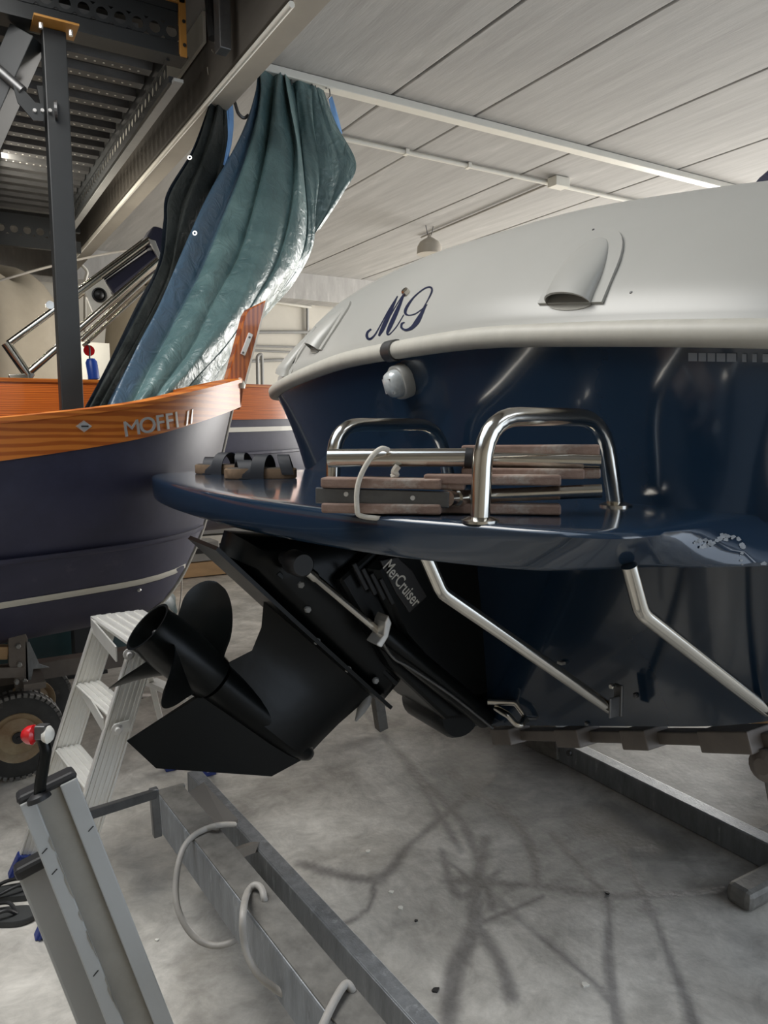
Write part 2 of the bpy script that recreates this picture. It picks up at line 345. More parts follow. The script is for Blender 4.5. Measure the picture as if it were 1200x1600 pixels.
# rubbing rail
rr = [p+Vector((0, 0, .006))-n*.006 for p, n in zip(RF, nrm)]
rr = even(rr, 150)
rb = MB(); rws = []
for i, p in enumerate(rr):
    t = (rr[min(i+1, len(rr)-1)]-rr[max(i-1, 0)]).normalized(); n = Vector((-t.y, t.x, 0)).normalized()
    if n.dot(Vector((4, CY, 0))-p) > 0: n = -n
    up = Vector((0, 0, 1))
    rws.append([p+n*.03*math.cos(a)+up*.030*math.sin(a) for a in [math.radians(d) for d in (100, 75, 50, 25, 0, -25, -50, -75, -100)]]+[p-n*.03-up*.02, p-n*.03+up*.02])
rb.loft(rws, True, True); rb.build('rubbing_rail', 'fender', boat, smooth=True, angle=50)
# metal joint sleeve on the rail
p0, _ = hit(deck_t, 606, 520); i0 = min(range(len(rr)), key=lambda i: abs((rr[i]-CO).dot(CR)/(rr[i]-CO).dot(CF)-(606-600)/FPX)+(5 if rr[i].x > 2 else 0))
sl = []
for j in (-1, 0, 1):
    p = rr[i0]+(rr[i0+1]-rr[i0-1]).normalized()*.027*j; n = Vector((-1, 0, 0)); t = (rr[i0+1]-rr[i0-1]).normalized(); n = Vector((-t.y, t.x, 0)).normalized()
    if n.x > 0: n = -n
    sl.append([p+n*.036*math.cos(a)+Vector((0, 0, 1))*.036*math.sin(a) for a in [math.radians(d) for d in range(100, -101, -20)]]+[p-n*.02-Vector((0, 0, .025)), p-n*.02+Vector((0, 0, .025))])
MB().loft(sl, True, True).build('rail_joint_sleeve', 'dsteel', boat, smooth=True, label='dark metal sleeve over the rail joint')
# air scoops
def frame_at(tree, x, y):
    p, n = hit(tree, x, y); up = (Vector((0, 0, 1))-n*n.z).normalized(); rt = up.cross(n); return p, n, up, rt
def scoop(x, y, wd, ht, rot=0, rot2=0):
    p, n, up, rt = frame_at(deck_t, x, y); c, q_ = math.cos(rot), math.sin(rot); up, rt = up*math.cos(rot2)+rt*math.sin(rot2), rt*c-up*q_
    def sfc(q):   # settle a point on the deck skin
        h = deck_t.ray_cast(q+n*.3, -n); return h[0] if h[0] else q
    out = [(wd/2, 0)]+[(math.cos(a)*wd/2*(.55+.45*abs(math.sin(a))**.0), ht*.42+math.sin(a)*ht*.58) for a in np.linspace(0, math.pi, 17)]+[(-wd/2, 0)]
    base = [sfc(p+rt*a+up*b)+n*.0005 for a, b in out]; topr = [q+n*.008 for q in base]
    mb = MB(); k = len(out); mb.add(base+topr, [(i, (i+1) % k, (i+1) % k+k, i+k) for i in range(k)])
    inner = [sfc(p+rt*a*.5+up*(ht*.18+b*.6))+n*.009 for a, b in out]; cen = sfc(p+up*ht*.45)+n*.009
    mb.add(topr+inner+[cen], [(i, (i+1) % k, (i+1) % k+k, i+k) for i in range(k)]+[(i+k, (i+1) % k+k, 2*k) for i in range(k)])
    pl = mb.build('air_scoop', 'white', boat, smooth=True, angle=50)
    rows = []
    for v in np.linspace(0, 1, 14):
        w_ = wd*.345*math.sqrt(max(1-max(v-.3, 0)**2/.49, .0009)); h_ = .04*wd/.2*(1-v**1.6)
        rows.append([sfc(p+up*(v*ht*.88-.003)+rt*(math.cos(a)*w_))+n*(.007+math.sin(a)**.8*h_) for a in np.linspace(0, math.pi, 19)])
    hm = MB().loft(rows); inn = [[q-n*.006 for q in r] for r in rows[:5]]
    hm.loft(inn); hm.loft([rows[0], inn[0]])
    hm.build('scoop_hood', 'white', pl, smooth=True, angle=70, rec=False)
    w0 = wd*.335; el = [sfc(p+rt*(math.cos(a)*w0)+up*(math.sin(a)*.02))+n*.002 for a in np.linspace(math.pi, 2*math.pi, 15)]
    el += [sfc(p+rt*(math.cos(a)*w0)+up*(math.sin(a)*.07))+n*.002 for a in np.linspace(0, math.pi, 15)]
    MB().add(el, [tuple(range(len(el)))]).build('scoop_throat', 'fender', pl)
scoop(890, 476, .215, .28, rot=.15, rot2=-.1)
scoop(493, 546, .22, .26, rot=.17, rot2=.0)
scoop(447, 586, .2, .24, rot=.2, rot2=.05)
# deck screw, monogram
def ribbon(mb, pts, tree, off=.0012):
    px = cr([Vector((x, y, w_)) for x, y, w_ in pts], len(pts)*7); L_ = []; R2 = []
    for i, p in enumerate(px):
        t = px[min(i+1, len(px)-1)]-px[max(i-1, 0)]; n2 = Vector((-t.y, t.x, 0)).normalized()
        for s_, lst in ((-1, L_), (1, R2)):
            q, n = hit(tree, p.x+n2.x*s_*p.z, p.y+n2.y*s_*p.z); lst.append(q+n*off)
    mb.loft([L_, R2])
mono = MB()
def cp(l): return [(380+x/2.857, 350+y/2.857, w_/2.857) for x, y, w_ in l]
ribbon(mono, cp([(572, 470, 4), (556, 484, 5), (553, 504, 6), (566, 514, 5), (588, 496, 3.5), (612, 455, 2.5), (650, 385, 2.2), (690, 322, 2)]), deck_t)
ribbon(mono, cp([(690, 322, 2), (672, 360, 5), (645, 420, 9), (622, 470, 9), (606, 500, 4)]), deck_t)
ribbon(mono, cp([(606, 500, 2.2), (640, 440, 2.2), (680, 370, 2.2), (722, 304, 2)]), deck_t)
ribbon(mono, cp([(722, 304, 2), (704, 350, 6), (680, 405, 9), (655, 460, 9), (644, 488, 5), (654, 492, 2.5), (684, 460, 2.2), (718, 405, 2)]), deck_t)
ribbon(mono, cp([(806, 372, 2), (826, 338, 2.6), (843, 300, 4), (836, 283, 4), (808, 290, 3), (765, 325, 3.5), (733, 368, 6), (724, 396, 6), (738, 408, 3), (768, 402, 2.6), (800, 380, 2.2), (822, 360, 2)]), deck_t)
ribbon(mono, cp([(818, 362, 2), (800, 395, 7), (778, 435, 11), (755, 462, 8), (728, 474, 5), (708, 464, 5), (709, 446, 4.5), (722, 440, 2.5)]), deck_t)
mono.build('monogram', 'ink', boat, label='dark blue script monogram')
p, n = hit(deck_t, 636, 459); bolt(p, n, .014, .02, boat, 'steel', 'deck_drain')
for x, y in ((927, 359), (986, 457)):
    p, n = hit(deck_t, x, y); MB().lathe(p, n, [(0, .004), (.002, .003)], 10).build('deck_screw', 'dsteel', boat)
# stern light
p, n, up, rt = frame_at(hull_t, 633, 594)
def disc_rows(p, n, up, rt, prof, ax=1.0, ay=1.0, k=28):
    return [[p+n*h+rt*(math.copysign(abs(math.cos(a))**.8, math.cos(a))*r*ax)+up*(math.copysign(abs(math.sin(a))**.8, math.sin(a))*r*ay) for a in np.linspace(0, 2*math.pi, k, endpoint=False)] for h, r in prof]
lt = MB().loft(disc_rows(p, n, up, rt, [(-.01, .056), (.03, .056), (.036, .052), (.036, .048)], .98, 1.05), True, True).build('stern_light', 'white', boat, smooth=True)
MB().loft(disc_rows(p, n, up, rt, [(.03, .046), (.05, .045), (.066, .038), (.076, .022), (.078, .006)], .95, 1.05), True, True).build('lens', 'glass', lt, smooth=True)
for dx in (-.02, .0, .018): MB().box(p+n*.064+rt*dx, (.008, .05, .02), (rt, up, n)).build('lamp_element', 'chrome', lt)
# scuffed transfer strip by the starboard corner
st = MB()
for x0, x1 in ((1076, 1090), (1092, 1104), (1106, 1118), (1120, 1134), (1136, 1151), (1160, 1167), (1176, 1183), (1192, 1204)):
    V = []
    for x, y in ((x0, 551), (x1, 551), (x1, 564), (x0, 564)):
        q, n = hit(hull_t, x, y+(x-1076)*.015); V.append(q+n*.0015)
    st.add(V, [(0, 1, 2, 3)])
st.build('reflective_transfer', mat('faded_transfer', (.2, .22, .25), .4), boat, label='faded pale transfer strip')
# swim platform
ZP = 1.36
to = [(1.56, .972), (1.4, .962), (1.25, .948), (1.15, .93), (1.075, .935), (1.02, .975), (.965, 1.075), (.9, 1.235), (.838, 1.385), (.785, 1.6), (.738, 1.85), (.712, 2.1), (.706, 2.36), (.712, 2.65), (.735, 2.92), (.775, 3.14), (.84, 3.3), (.94, 3.37), (1.1, 3.38), (1.35, 3.3), (1.56, 3.2)]
bo = [(1.58, .845), (1.42, .88), (1.3, .935), (1.22, .99), (1.13, 1.02), (1.04, 1.06), (.98, 1.11), (.905, 1.245), (.842, 1.39), (.788, 1.6), (.741, 1.85), (.715, 2.1), (.709, 2.36), (.715, 2.65), (.738, 2.92), (.778, 3.14), (.843, 3.3), (.942, 3.37), (1.1, 3.38), (1.35, 3.3), (1.56, 3.2)]
to = cr([(x, y, 0) for x, y in to], 90); bo = cr([(x, y, 0) for x, y in bo], 90); pc = Vector((1.2, 2.1, 0))
def ins(c, d): return [p+(pc-p).normalized()*d for p in c]
rws = []
for t, d, z in ((0, .16, ZP), (0, .06, ZP), (0, .016, ZP-.001), (0, .005, ZP-.004), (0, 0, ZP-.012), (.25, -.002, ZP-.03), (.6, -.002, ZP-.055), (.95, 0, ZP-.08), (1, .006, ZP-.088), (1, .03, ZP-.09)):
    c = [a.lerp(b, t) for a, b in zip(to, bo)]; rws.append([Vector((p.x, p.y, z)) for p in ins(c, d)])
pm = MB().loft(rws, True, False); n_ = len(rws[0])
pm.add(rws[0], [tuple(range(n_))]); pm.add(rws[-1], [tuple(range(n_))[::-1]])
navy_scuff = mat('scuffed_navy_gelcoat', (.010, .024, .047), .1, var=.1, vscale=3, coat=.6, dirt=((.25, .27, .3), 9, .69))
plat = pm.build('swim_platform', 'navy', boat, smooth=True, angle=50)
plat_t = bvh(plat)
# white scuffs on the fairing
chm = mat('chipped_gelcoat', (.30, .32, .34), .6, var=.5, vscale=60); rs = random.Random(8); cm = MB()
for ln, k in (([(1083, 845), (1095, 838), (1104, 840)], 14), ([(1096, 852), (1108, 846), (1124, 838), (1134, 832)], 22), ([(1126, 842), (1140, 834), (1154, 838), (1160, 852), (1160, 876)], 24), ([(1184, 886), (1192, 878), (1199, 874)], 10), ([(1162, 884), (1176, 888), (1188, 893)], 8)):
    for j in range(k):
        t = rs.random()*(len(ln)-1); i = min(int(t), len(ln)-2); f = t-i
        x = ln[i][0]*(1-f)+ln[i+1][0]*f+rs.gauss(0, 1.6); y = ln[i][1]*(1-f)+ln[i+1][1]*f+rs.gauss(0, 1.6)+4; r = rs.uniform(.8, 3.2)
        V = []
        for m_ in range(5):
            a_ = m_*1.256+rs.uniform(-.4, .4); q, n = hit(plat_t, x+math.cos(a_)*r*1.5, y+math.sin(a_)*r)
            if q: V.append(q+n*.0006)
        if len(V) == 5 and max((v-V[0]).length for v in V) < .03: cm.add(V, [(0, 1, 2, 3, 4)])
cmo = cm.build('gelcoat_chips', chm, plat, label='whitish chipped patch'); cmo['kind'] = 'stuff'
# inlaid slot on the platform near its port end
def hoop(a, b, h, r, rb_):
    a, b = Vector(a), Vector(b); e = (b-a).normalized(); up = Vector((0, 0, 1))
    o = MB().tube([a, a+up*h+e*.01, b+up*h-e*.06, b], r, 16, rb_).build('grab_hoop', 'steel', boat, smooth=True)
    for q in (a, b): MB().lathe(q-Vector((0, 0, .002)), up, [(0, r*1.9), (.006, r*1.9), (.012, r*1.2)], 20).build('foot_flange', 'steel', o, smooth=True)
hoop((.95, 1.205, ZP), (1.41, 1.265, ZP), .212, .0205, .13)
hoop((.955, 1.87, ZP), (1.44, 1.98, ZP), .198, .0205, .13)
# folded boarding ladder, lying between the hoops
lad = thing('x', (0, 0, 0), None, None); bpy.data.objects.remove(lad)
la, lb = Vector((.735, 1.51, 0)), Vector((1.195, 1.11, 0)); le = (lb-la).normalized(); ln = Vector((-le.y, le.x, 0)); ln = ln if ln.x > 0 else -ln
def lp(x, y, off=0.0):
    v = ray(x, y); d = ((la+ln*off)-CO).dot(ln)/v.dot(ln); return CO+v*d
ladder = MB().bar(lp(493, 774), lp(702, 781), .006, .036).build('boarding_ladder', 'dsteel', boat, bevel=.004, label='folded stainless ladder with teak treads')
def board(x0, y0, x1, y1, off, wd=.05, th=.022, z=None):
    a, b = lp(x0, y0, off), lp(x1, y1, off)
    if z: a.z = b.z = z
    MB().bar(a, b, wd, th).build('tread_board', 'teak', ladder, bevel=.004)
board(505, 753, 690, 756, .012); board(506, 793, 690, 801, .012, z=1.374); board(560, 752, 727, 757, .04); board(560, 795, 727, 802, .05, z=1.373)
board(664, 748, 876, 750, .035); board(664, 791, 876, 789, .05, z=1.373)
board(722, 704, 936, 703, .11, th=.024); board(722, 738, 912, 740, .07); board(880, 740, 937, 739, .1)
for x0, y0, x1, y1, off, r in ((514, 716, 733, 715, .05, .021), (733, 717, 938, 722, .08, .017), (700, 777, 940, 767, .05, .015)):
    MB().tube([lp(x0, y0, off), lp(x1, y1, off)], r, 18).build('rail_tube', 'steel', ladder, smooth=True)
MB().tube([lp(727, 715, .05), lp(738, 716, .05)], .0225, 18).build('tube_end_cap', 'blackm', ladder, smooth=True)
MB().tube([lp(700, 779, .0), lp(716, 778, .03)], .017, 16).build('hinge_socket', 'steel', ladder, smooth=True)
MB().tube([lp(712, 779, .02), lp(722, 778, .04)], .02, 16).build('hinge_socket', 'steel', ladder, smooth=True)
for x, y in ((541, 772), (645, 778)): MB().lathe(lp(x, y, -.002), -ln, [(0, .006), (.003, .005)], 12).build('rivet', 'chrome', ladder)
# platform braces
def brace(pts, rad=.016, br=True):
    o = MB().tube(pts, rad, 14, .06).build('platform_brace', 'steel', boat, smooth=True)
    if br:
        e = pts[-1]; MB().box(e+Vector((.02, -.012, .022)), (.008, .028, .085)).box(e+Vector((0, -.018, .008)), (.04, .006, .055)).build('brace_bracket', 'dsteel', o, bevel=.003)
        for dz in (.06, .0): bolt(e+Vector((.008, -.005, dz)), (-1, 0, 0), .008, .012, o, 'steel')
def yp(x, y, Y): return P(x, y, Y=Y)
brace([yp(665, 868, 1.345), yp(690, 925, 1.345), yp(952, 1106, 1.345)])
brace([yp(983, 884, .99), yp(1003, 958, .99), yp(1200, 1112, .99)])
brace([yp(430, 838, 2.75), yp(545, 900, 2.75), yp(640, 955, 2.75)], .017, False)
# towing eye low on the transom
MB().tube([yp(762, 1096, 1.86), yp(806, 1098, 1.8), yp(822, 1120, 1.76), yp(812, 1137, 1.74), yp(795, 1118, 1.78), yp(775, 1106, 1.84)], .011, 12, .02).build('towing_eye', 'steel', boat, smooth=True)
for x, y in ((880, 1035),):
    p, n = hit(hull_t, x, y); MB().box(p, (.03, .02, .008)).build('paint_flake', 'grey', boat)
for x, y in ((747, 992), (742, 1020), (918, 1130), (715, 890), (994, 1086)):
    p, n = hit(hull_t, x, y)
    if p: bolt(p, n, .007, .008, boat, 'dsteel', 'through_bolt')
# ---- stern drive: local s = aft along the propeller shaft (tilted up), q = up the leg
DS = Vector((-.7071, 0, .7071)); DQ = Vector((.7071, 0, .7071)); DY = Vector((0, 1, 0))
def D(s, q, y=0): return DS*s+DQ*q+Vector((0, CY+y, 0))
def dsec(pts, th):  # prism in the drive plane, thickness th
    return [D(s, q, -th/2) for s, q in pts], DY*th
drv = MB()
up_o = [(-.42, 1.33), (-.43, 1.45), (-.35, 1.56), (-.2, 1.70), (.05, 1.72), (.15, 1.6), (.25, 1.49), (.36, 1.405), (.33, 1.345), (.1, 1.33)]
secs = []
cen = Vector((-.1, 1.48))
for y, f in ((-.115, .62), (-.105, .8), (-.08, .93), (-.03, 1), (.03, 1), (.08, .93), (.105, .8), (.115, .62)):
    secs.append([D(cen.x+(s-cen.x)*f, cen.y+(q-cen.y)*f, y) for s, q in up_o])
drv.loft(secs, True, True)
drive = drv.build('stern_drive', 'black', boat, smooth=True, angle=40, label='black tilted stern drive leg')
MB().loft([[D(s, q, y) for s, q in [(-.41+.06*(1-abs(y)/.14), 1.322), (-.2, 1.322), (.06, 1.322), (.395, 1.326), (.395, 1.338), (.06, 1.334), (-.2, 1.334), (-.41+.06*(1-abs(y)/.14), 1.334)]] for y in (-.13, -.1, -.05, 0, .05, .1, .13)], True, True).build('anti_ventilation_plate', 'black', drive)
# strut + gearcase
def foil(sl, st_, q, th, n=9):
    c = []
    for k in range(n): t = k/(n-1); c.append((sl+(st_-sl)*t, th*math.sin(math.pi*t**.65)))
    return [D(s, q, y) for s, y in c]+[D(s, q, -y) for s, y in c[-2:0:-1]]
MB().loft([foil(-.345, .082, 1.04, .056), foil(-.355, .085, 1.12, .054), foil(-.367, .05, 1.19, .045), foil(-.385, .075, 1.26, .045), foil(-.41, .13, 1.33, .06)], True, True).build('drive_strut', 'black', drive, smooth=True, angle=60)
MB().lathe(D(0, 1.055), DS, [(-.36, .002), (-.352, .018), (-.33, .03), (-.28, .041), (-.2, .048), (-.1, .052), (.0, .056), (.08, .06)], 28).build('gearcase', 'black', drive, smooth=True)
MB().loft([[D(-.33, 1.03, y), D(.09, 1.0, y), D(.174, .779, y*.3), D(.05, .764, y*.3), D(-.28, .935, y*.5)] for y in (-.011, 0, .011)], True, True).build('skeg', 'black', drive, smooth=True, angle=30)
for s, q in ((-.2, 1.33), (-.05, 1.33), (.05, 1.38), (-.3, 1.36), (.12, 1.42)): bolt(D(s, q, -.112 if q > 1.35 else -.1), -DY, .011, .012, drive, 'grey')
for s0, s1, q in ((-.38, .2, 1.40), (-.38, .18, 1.44)): MB().bar(D(s0, q, -.108), D(s1, q, -.108), .012, .016, DQ).build('housing_seam', 'black', drive, bevel=.003)
MB().lathe(D(-.40, 1.30), Vector((-.55, 0, -.84)), [(-.03, .012), (0, .02), (.03, .016), (.07, .004)], 12).build('anode', 'grey', drive, smooth=True, label='grey metal anode')
# propeller
MB().lathe(D(0, 1.055), DS, [(.085, .05), (.095, .07), (.14, .078), (.26, .078), (.335, .076), (.352, .08), (.352, .072), (.30, .064), (.15, .06)], 36, False).build('propeller_hub', 'black', drive, smooth=True, angle=50)
MB().lathe(D(0, 1.055), DS, [(.09, .03), (.3, .03), (.315, .02), (.33, .004)], 16).build('propeller_nut', 'blackm', drive, smooth=True)
def blade(th):
    er = lambda a: DQ*math.cos(a)-DY*math.sin(a)
    F_ = []; us = [1-(1-i/15)**1.5 for i in range(16)]
    for u in us:
        r = .06+.16*u; hw = .56*math.sqrt(max(1-((u-.45)/.56)**2, .0))
        if u < .45: hw = max(hw, .55)
        hw = max(hw, .03); rowf, rowb = [], []
        for j in range(13):
            v = j/6-1; a = th+v*hw*(1.05-.3*u); s = .20+.07*u-v*hw*(.15-.05*u)
            tk = .005*(1-u*.7)*(1-v*v)+.0007; c = D(s, 1.055)+er(a)*r; rowf.append(c+DS*tk); rowb.append(c-DS*tk)
        F_.append(rowf+rowb[::-1])
    MB().loft(F_, True, True).build('propeller_blade', 'black', drive, smooth=True, angle=60)
for a in (4, 116, 210): blade(math.radians(a))
# bell housing, name plate, rams
MB().loft([[Vector((x, CY+y, z)) for x, z in pts] for y, pts in ((-.17, [(1.1, 1.13), (1.2, 1.2), (1.56, 1.2), (1.6, .62), (1.45, .62), (1.22, .9)]), (-.19, [(1.15, 1.12), (1.22, 1.18), (1.56, 1.18), (1.6, .66), (1.47, .66), (1.25, .91)]))] , True, True).build('gimbal_housing', 'black', drive, bevel=.012)
MB().loft([[Vector((x, CY+y, z)) for x, z in [(1.02, 1.1), (1.15, 1.19), (1.58, 1.22), (1.6, .56), (1.42, .58), (1.2, .8)]] for y in (-.16, -.08, .08, .16)], True, True).build('bell_housing', 'black', drive, bevel=.015)
YP_ = CY-.195
pq = [yp(594, 876, YP_), yp(622, 870, YP_), yp(645, 892, YP_), yp(668, 932, YP_), yp(640, 958, YP_), yp(618, 925, YP_)]
npl = MB().prism(pq, (0, .012, 0)).build('name_plate', 'plate', drive, bevel=.003)
V, F = text_mesh('MerCruiser', 1, .0, 0, 1.0, .012)
wd_ = max(v.x for v in V); a_, b_ = yp(597, 886, YP_), yp(647, 950, YP_); ex = (b_-a_); up_ = Vector((-ex.z, 0, ex.x)); up_ = up_ if up_.z > 0 else -up_
sc_ = ex.length/wd_
tm = MB().add([a_+ex.normalized()*v.x*sc_+up_.normalized()*v.y*sc_*1.45-DY*.002 for v in V], F); tmo = tm.build('lettering', 'whitep', drive)
for k in range(4):
    a = yp(552+k*14, 880+k*8, YP_+.01); MB().bar(a, a+Vector((.045, 0, -.085)), .012, .014).build('cooling_rib', 'blackm', drive, bevel=.003)
for sg in (-1, 1):
    Yr = CY+sg*.2
    A_, B_, E_ = Vector((.872, Yr, 1.171)), Vector((1.133, Yr, .939)), Vector((1.566, Yr, .565))
    o = MB().tube([B_, B_.lerp(E_, .04), B_.lerp(E_, .05), E_.lerp(B_, .03), E_], [.03, .036, .038, .038, .026], 18).build('trim_ram', 'black', drive, smooth=True)
    MB().tube([A_, A_.lerp(B_, .2), A_.lerp(B_, .22), B_], [.017, .017, .0125, .0125], 14).build('ram_rod', 'dsteel' if sg > 0 else 'steel', drive, smooth=True, label='bare metal ram rod')
    MB().lathe(A_+DY*(-.04*1), DY, [(0, .03), (.008, .036), (.07, .036), (.08, .03)], 22).build('ram_pivot_cap', 'blackm', drive, smooth=True)
    MB().lathe(A_+DY*.04, -DY*1, [(-.1, .02), (.0, .02)], 14).build('pivot_pin', 'dsteel', drive)
bb = Vector((1.133, CY-.2, .939))
MB().loft([[bb+Vector((dx, dy, dz)) for dx, dy, dz in ((-.03, y, -.03), (-.012, y, -.042), (.012, y, -.012), (.024, y, .03), (.012, y, .055), (0, y, .035), (-.006, y, -.005))] for y in (-.046, -.02, .02)], True, True).build('ram_clamp', 'chrome', drive, bevel=.004, label='bright silver clamp on the ram end')
MB().tube(cr([bb+Vector((0, -.03, -.03)), bb+Vector((.03, -.045, -.08)), bb+Vector((.09, -.045, -.12)), bb+Vector((.25, -.044, -.24)), bb+Vector((.42, -.04, -.385))], 20), .005, 8).build('hydraulic_hose', 'dsteel', drive, smooth=True)
MB().lathe(Vector((1.5, CY-.02, .58)), (0, -1, 0), [(-.12, .09), (.1, .09), (.12, .08)], 26).build('gimbal_ring', 'black', drive, smooth=True)
# canvas roll on top of the deck, at the right edge
cv = thing('canvas_roll', (2.2, 1.0, 2.2), 'dark blue canvas roll lying on the white deck at the right edge', 'canvas cover')
MB().tube(cr([P(1192, 292, X=2.0)+Vector((0, 0, .0)), P(1192, 292, X=2.0)+Vector((.5, -.05, .01)), P(1192, 292, X=2.0)+Vector((1.4, -.02, .02))], 14), [.03]+[.06]*13, 16).build('canvas', 'navyc', cv, smooth=True)

# bungee cord around the folded ladder
bg = MB().tube(cr([lp(606, 703, .03), lp(596, 701, -.0), lp(582, 712, -.012), lp(566, 738, -.016), lp(558, 765, -.018), lp(558, 795, -.018), lp(564, 806, -.012), lp(600, 810, .0), lp(622, 806, .07)], 40), .0058, 10).build('bungee_cord', 'cord', None, smooth=True)
tag(bg, 'beige elastic cord hooked round the folded boarding ladder', 'cord')
rg = MB().tube(cr([lp(622, 728, .03), lp(616, 737, .03), lp(619, 742, .03), lp(612, 746, .03)], 12), .008, 8).build('rope_end', 'cord', None, smooth=True)
tag(rg, 'short pale rope end knotted under the upper ladder tube', 'rope')
# sandals on the platform
def sandal(c, ang, label):
    c = Vector(c); e = Vector((math.cos(ang), math.sin(ang), 0)); s = Vector((-e.y, e.x, 0)); up = Vector((0, 0, 1))
    t = thing('sandal', c, label, 'sandal')
    ol = [(-.13, 0), (-.12, .03), (-.06, .036), (0, .034), (.07, .047), (.115, .04), (.14, .015), (.138, -.015), (.11, -.035), (.05, -.04), (-.02, -.033), (-.09, -.034), (-.125, -.02)]
    pts = cr([Vector((a, b, 0)) for a, b in ol], 40, True)
    W = lambda p, z: c+e*p.x+s*p.y+up*z
    MB().loft([[W(p*.97, 0) for p in pts], [W(p, .004) for p in pts], [W(p, .034) for p in pts], [W(p*.97, .038) for p in pts]], True, True).build('sole', 'cork', t, smooth=True)
    MB().loft([[W(p*.93, .038) for p in pts], [W(p*.9, .041) for p in pts]], True, True).build('footbed', 'foot', t)
    for x0, wd, h, tw in ((-.005, .05, .078, .02), (.07, .055, .058, -.015)):
        rows = [[c+e*(x0+dx+tw*math.cos(a)*1.0)+s*(math.cos(a)*.047)+up*(.012+math.sin(a)*h) for a in np.linspace(-.1, math.pi+.1, 15)] for dx in (-wd/2, wd/2)]
        ii = [[q-up*.006 for q in r] for r in rows]
        MB().loft([rows[0], rows[1], ii[1], ii[0], rows[0]]).build('strap', 'strap', t, smooth=True, angle=50)
    rows = [[c+e*(-.1+dx+.02*math.sin(a))+s*(math.cos(a)*.04)+up*(.02+math.sin(a)*.07) for a in np.linspace(0, math.pi, 13)] for dx in (-.022, .022)]
    ii = [[q-up*.005 for q in r] for r in rows]
    MB().loft([rows[0], rows[1], ii[1], ii[0], rows[0]]).build('heel_strap', 'strap', t, smooth=True, angle=50)
    MB().box(W(Vector((-.005, -.048, 0)), .05), (.018, .006, .022), (e, s, up)).build('buckle', 'blackm', t)
sandal((1.08, 2.7, ZP+.001), math.radians(152), 'dark strapped sandal nearer the boarding ladder on the swim platform')
sandal((1.06, 3.06, ZP+.001), math.radians(128), 'dark strapped sandal nearest the port end of the swim platform')

# ------------------------------------------------------------------ wooden trimmed boat on the left
mof = thing('launch_boat', (-.2, 3.9, .55), 'dusty navy open boat with bright mahogany bow rail and raised name letters', 'boat')
MY = 3.9; NS = 64
gun = cr([(-4.2, .95, 1.47), (-3.0, 1.03, 1.45), (-1.5, 1.05, 1.455), (-.5, .99, 1.50), (.2, .85, 1.566), (.7, .65, 1.628), (1.0, .47, 1.69), (1.25, .23, 1.748), (1.425, .012, 1.79)], NS)
keel = cr([(-4.2, 0, .62), (-3.0, 0, .55), (-1.5, 0, .55), (-.5, 0, .55), (.2, 0, .55), (.62, 0, .572), (.9, 0, .605), (1.12, 0, .83), (1.425, 0, 1.79)], NS)
# stations run along the keel / stem profile
stem = cr([(.815, 0, .584), (.9, 0, .602), (.979, 0, .645), (1.06, 0, .735), (1.12, 0, .83), (1.211, 0, 1.02), (1.285, 0, 1.26), (1.348, 0, 1.49), (1.425, 0, 1.79)], 28)
kl = even([Vector((-4.2, 0, .62)), Vector((-3, 0, .555)), Vector((.229, 0, .552)), Vector((.511, 0, .565))]+stem, NS)
gu = even(gun, NS)
def station(i, n=22):
    g, k = gu[i], kl[i]; out = []; full_ = min(max((NS*.80-i)/(NS*.3), 0), 1)
    for j in range(n):
        t = j/(n-1)*math.pi/2; c, s = math.cos(t), math.sin(t)
        e1 = 1.75-1.22*full_; e2 = .92+.18*full_
        y = g.y*(.86*c**e1+.14*(1-s)) if j < n-1 else 0
        f = s**e2
        out.append(Vector((g.x+(k.x-g.x)*f, y, g.z+(k.z-g.z)*f)))
    out[-1] = Vector((k.x, 0, k.z)); return out
ST = [station(i) for i in range(NS)]
def mside(p, sg): return Vector((p.x, MY-sg*p.y, p.z))
hm = MB().loft([[mside(p, 1) for p in st]+[mside(p, -1) for p in st[-2::-1]] for st in ST])
k = len(ST[0])*2-1
hm.add([mside(p, 1) for p in ST[0]]+[mside(p, -1) for p in ST[0][-2::-1]], [tuple(range(k))])
mh = hm.build('hull', 'navy2', mof, smooth=True, angle=50); mh_t = bvh(mh)
def at_z(i, z):
    st = ST[i]
    for a, b in zip(st, st[1:]):
        if a.z >= z >= b.z: return a.lerp(b, (a.z-z)/max(a.z-b.z, 1e-6))
    return None
def hull_band(name, z0f, z1f, m, off, smooth=True, i0=0, parent=mof, fl=False):
    R1, R2, R3 = [], [], []
    for i in range(i0, NS):
        z0, z1 = z0f(i), z1f(i); a, b = at_z(i, z0), at_z(i, z1)
        if not a or not b: continue
        a2, b2 = at_z(max(i-1, 0), z0) or a, at_z(max(i-1, 0), z1) or b
        n = Vector((.12+.5*max(0, (i-NS*.75)/NS), 1, .0)).normalized()
        R1.append(mside(a, 1)+Vector((n.x*off, -n.y*off, 0))); R2.append(mside(b, 1)+Vector((n.x*off, -n.y*off, 0))); R3.append((mside((a+b)/2, 1))+Vector((n.x*off*1.1, -n.y*off*1.1, 0)))
    mb = MB()
    if not R1: return
    q1 = [p+Vector((0, off+.01, 0)) for p in R1]; q2 = [p+Vector((0, off+.01, 0)) for p in R2]
    mb.loft([q1, R1, R3, R2, q2]) if not fl else mb.loft([q1, R1, R2, q2])
    return mb.build(name, m, parent, smooth=smooth, angle=60)
hull_band('waterline_stripe', lambda i: .858, lambda i: .826, 'whitep', .004, fl=True)
hull_band('bottom_paint', lambda i: .825, lambda i: max(kl[i].z+.004, .5), 'antifoul', .002, fl=True)
hull_band('spray_rail', lambda i: 1.055-.09*max(0, (40-i)/40), lambda i: 1.03-.09*max(0, (40-i)/40), 'navy2', .022, i0=0)
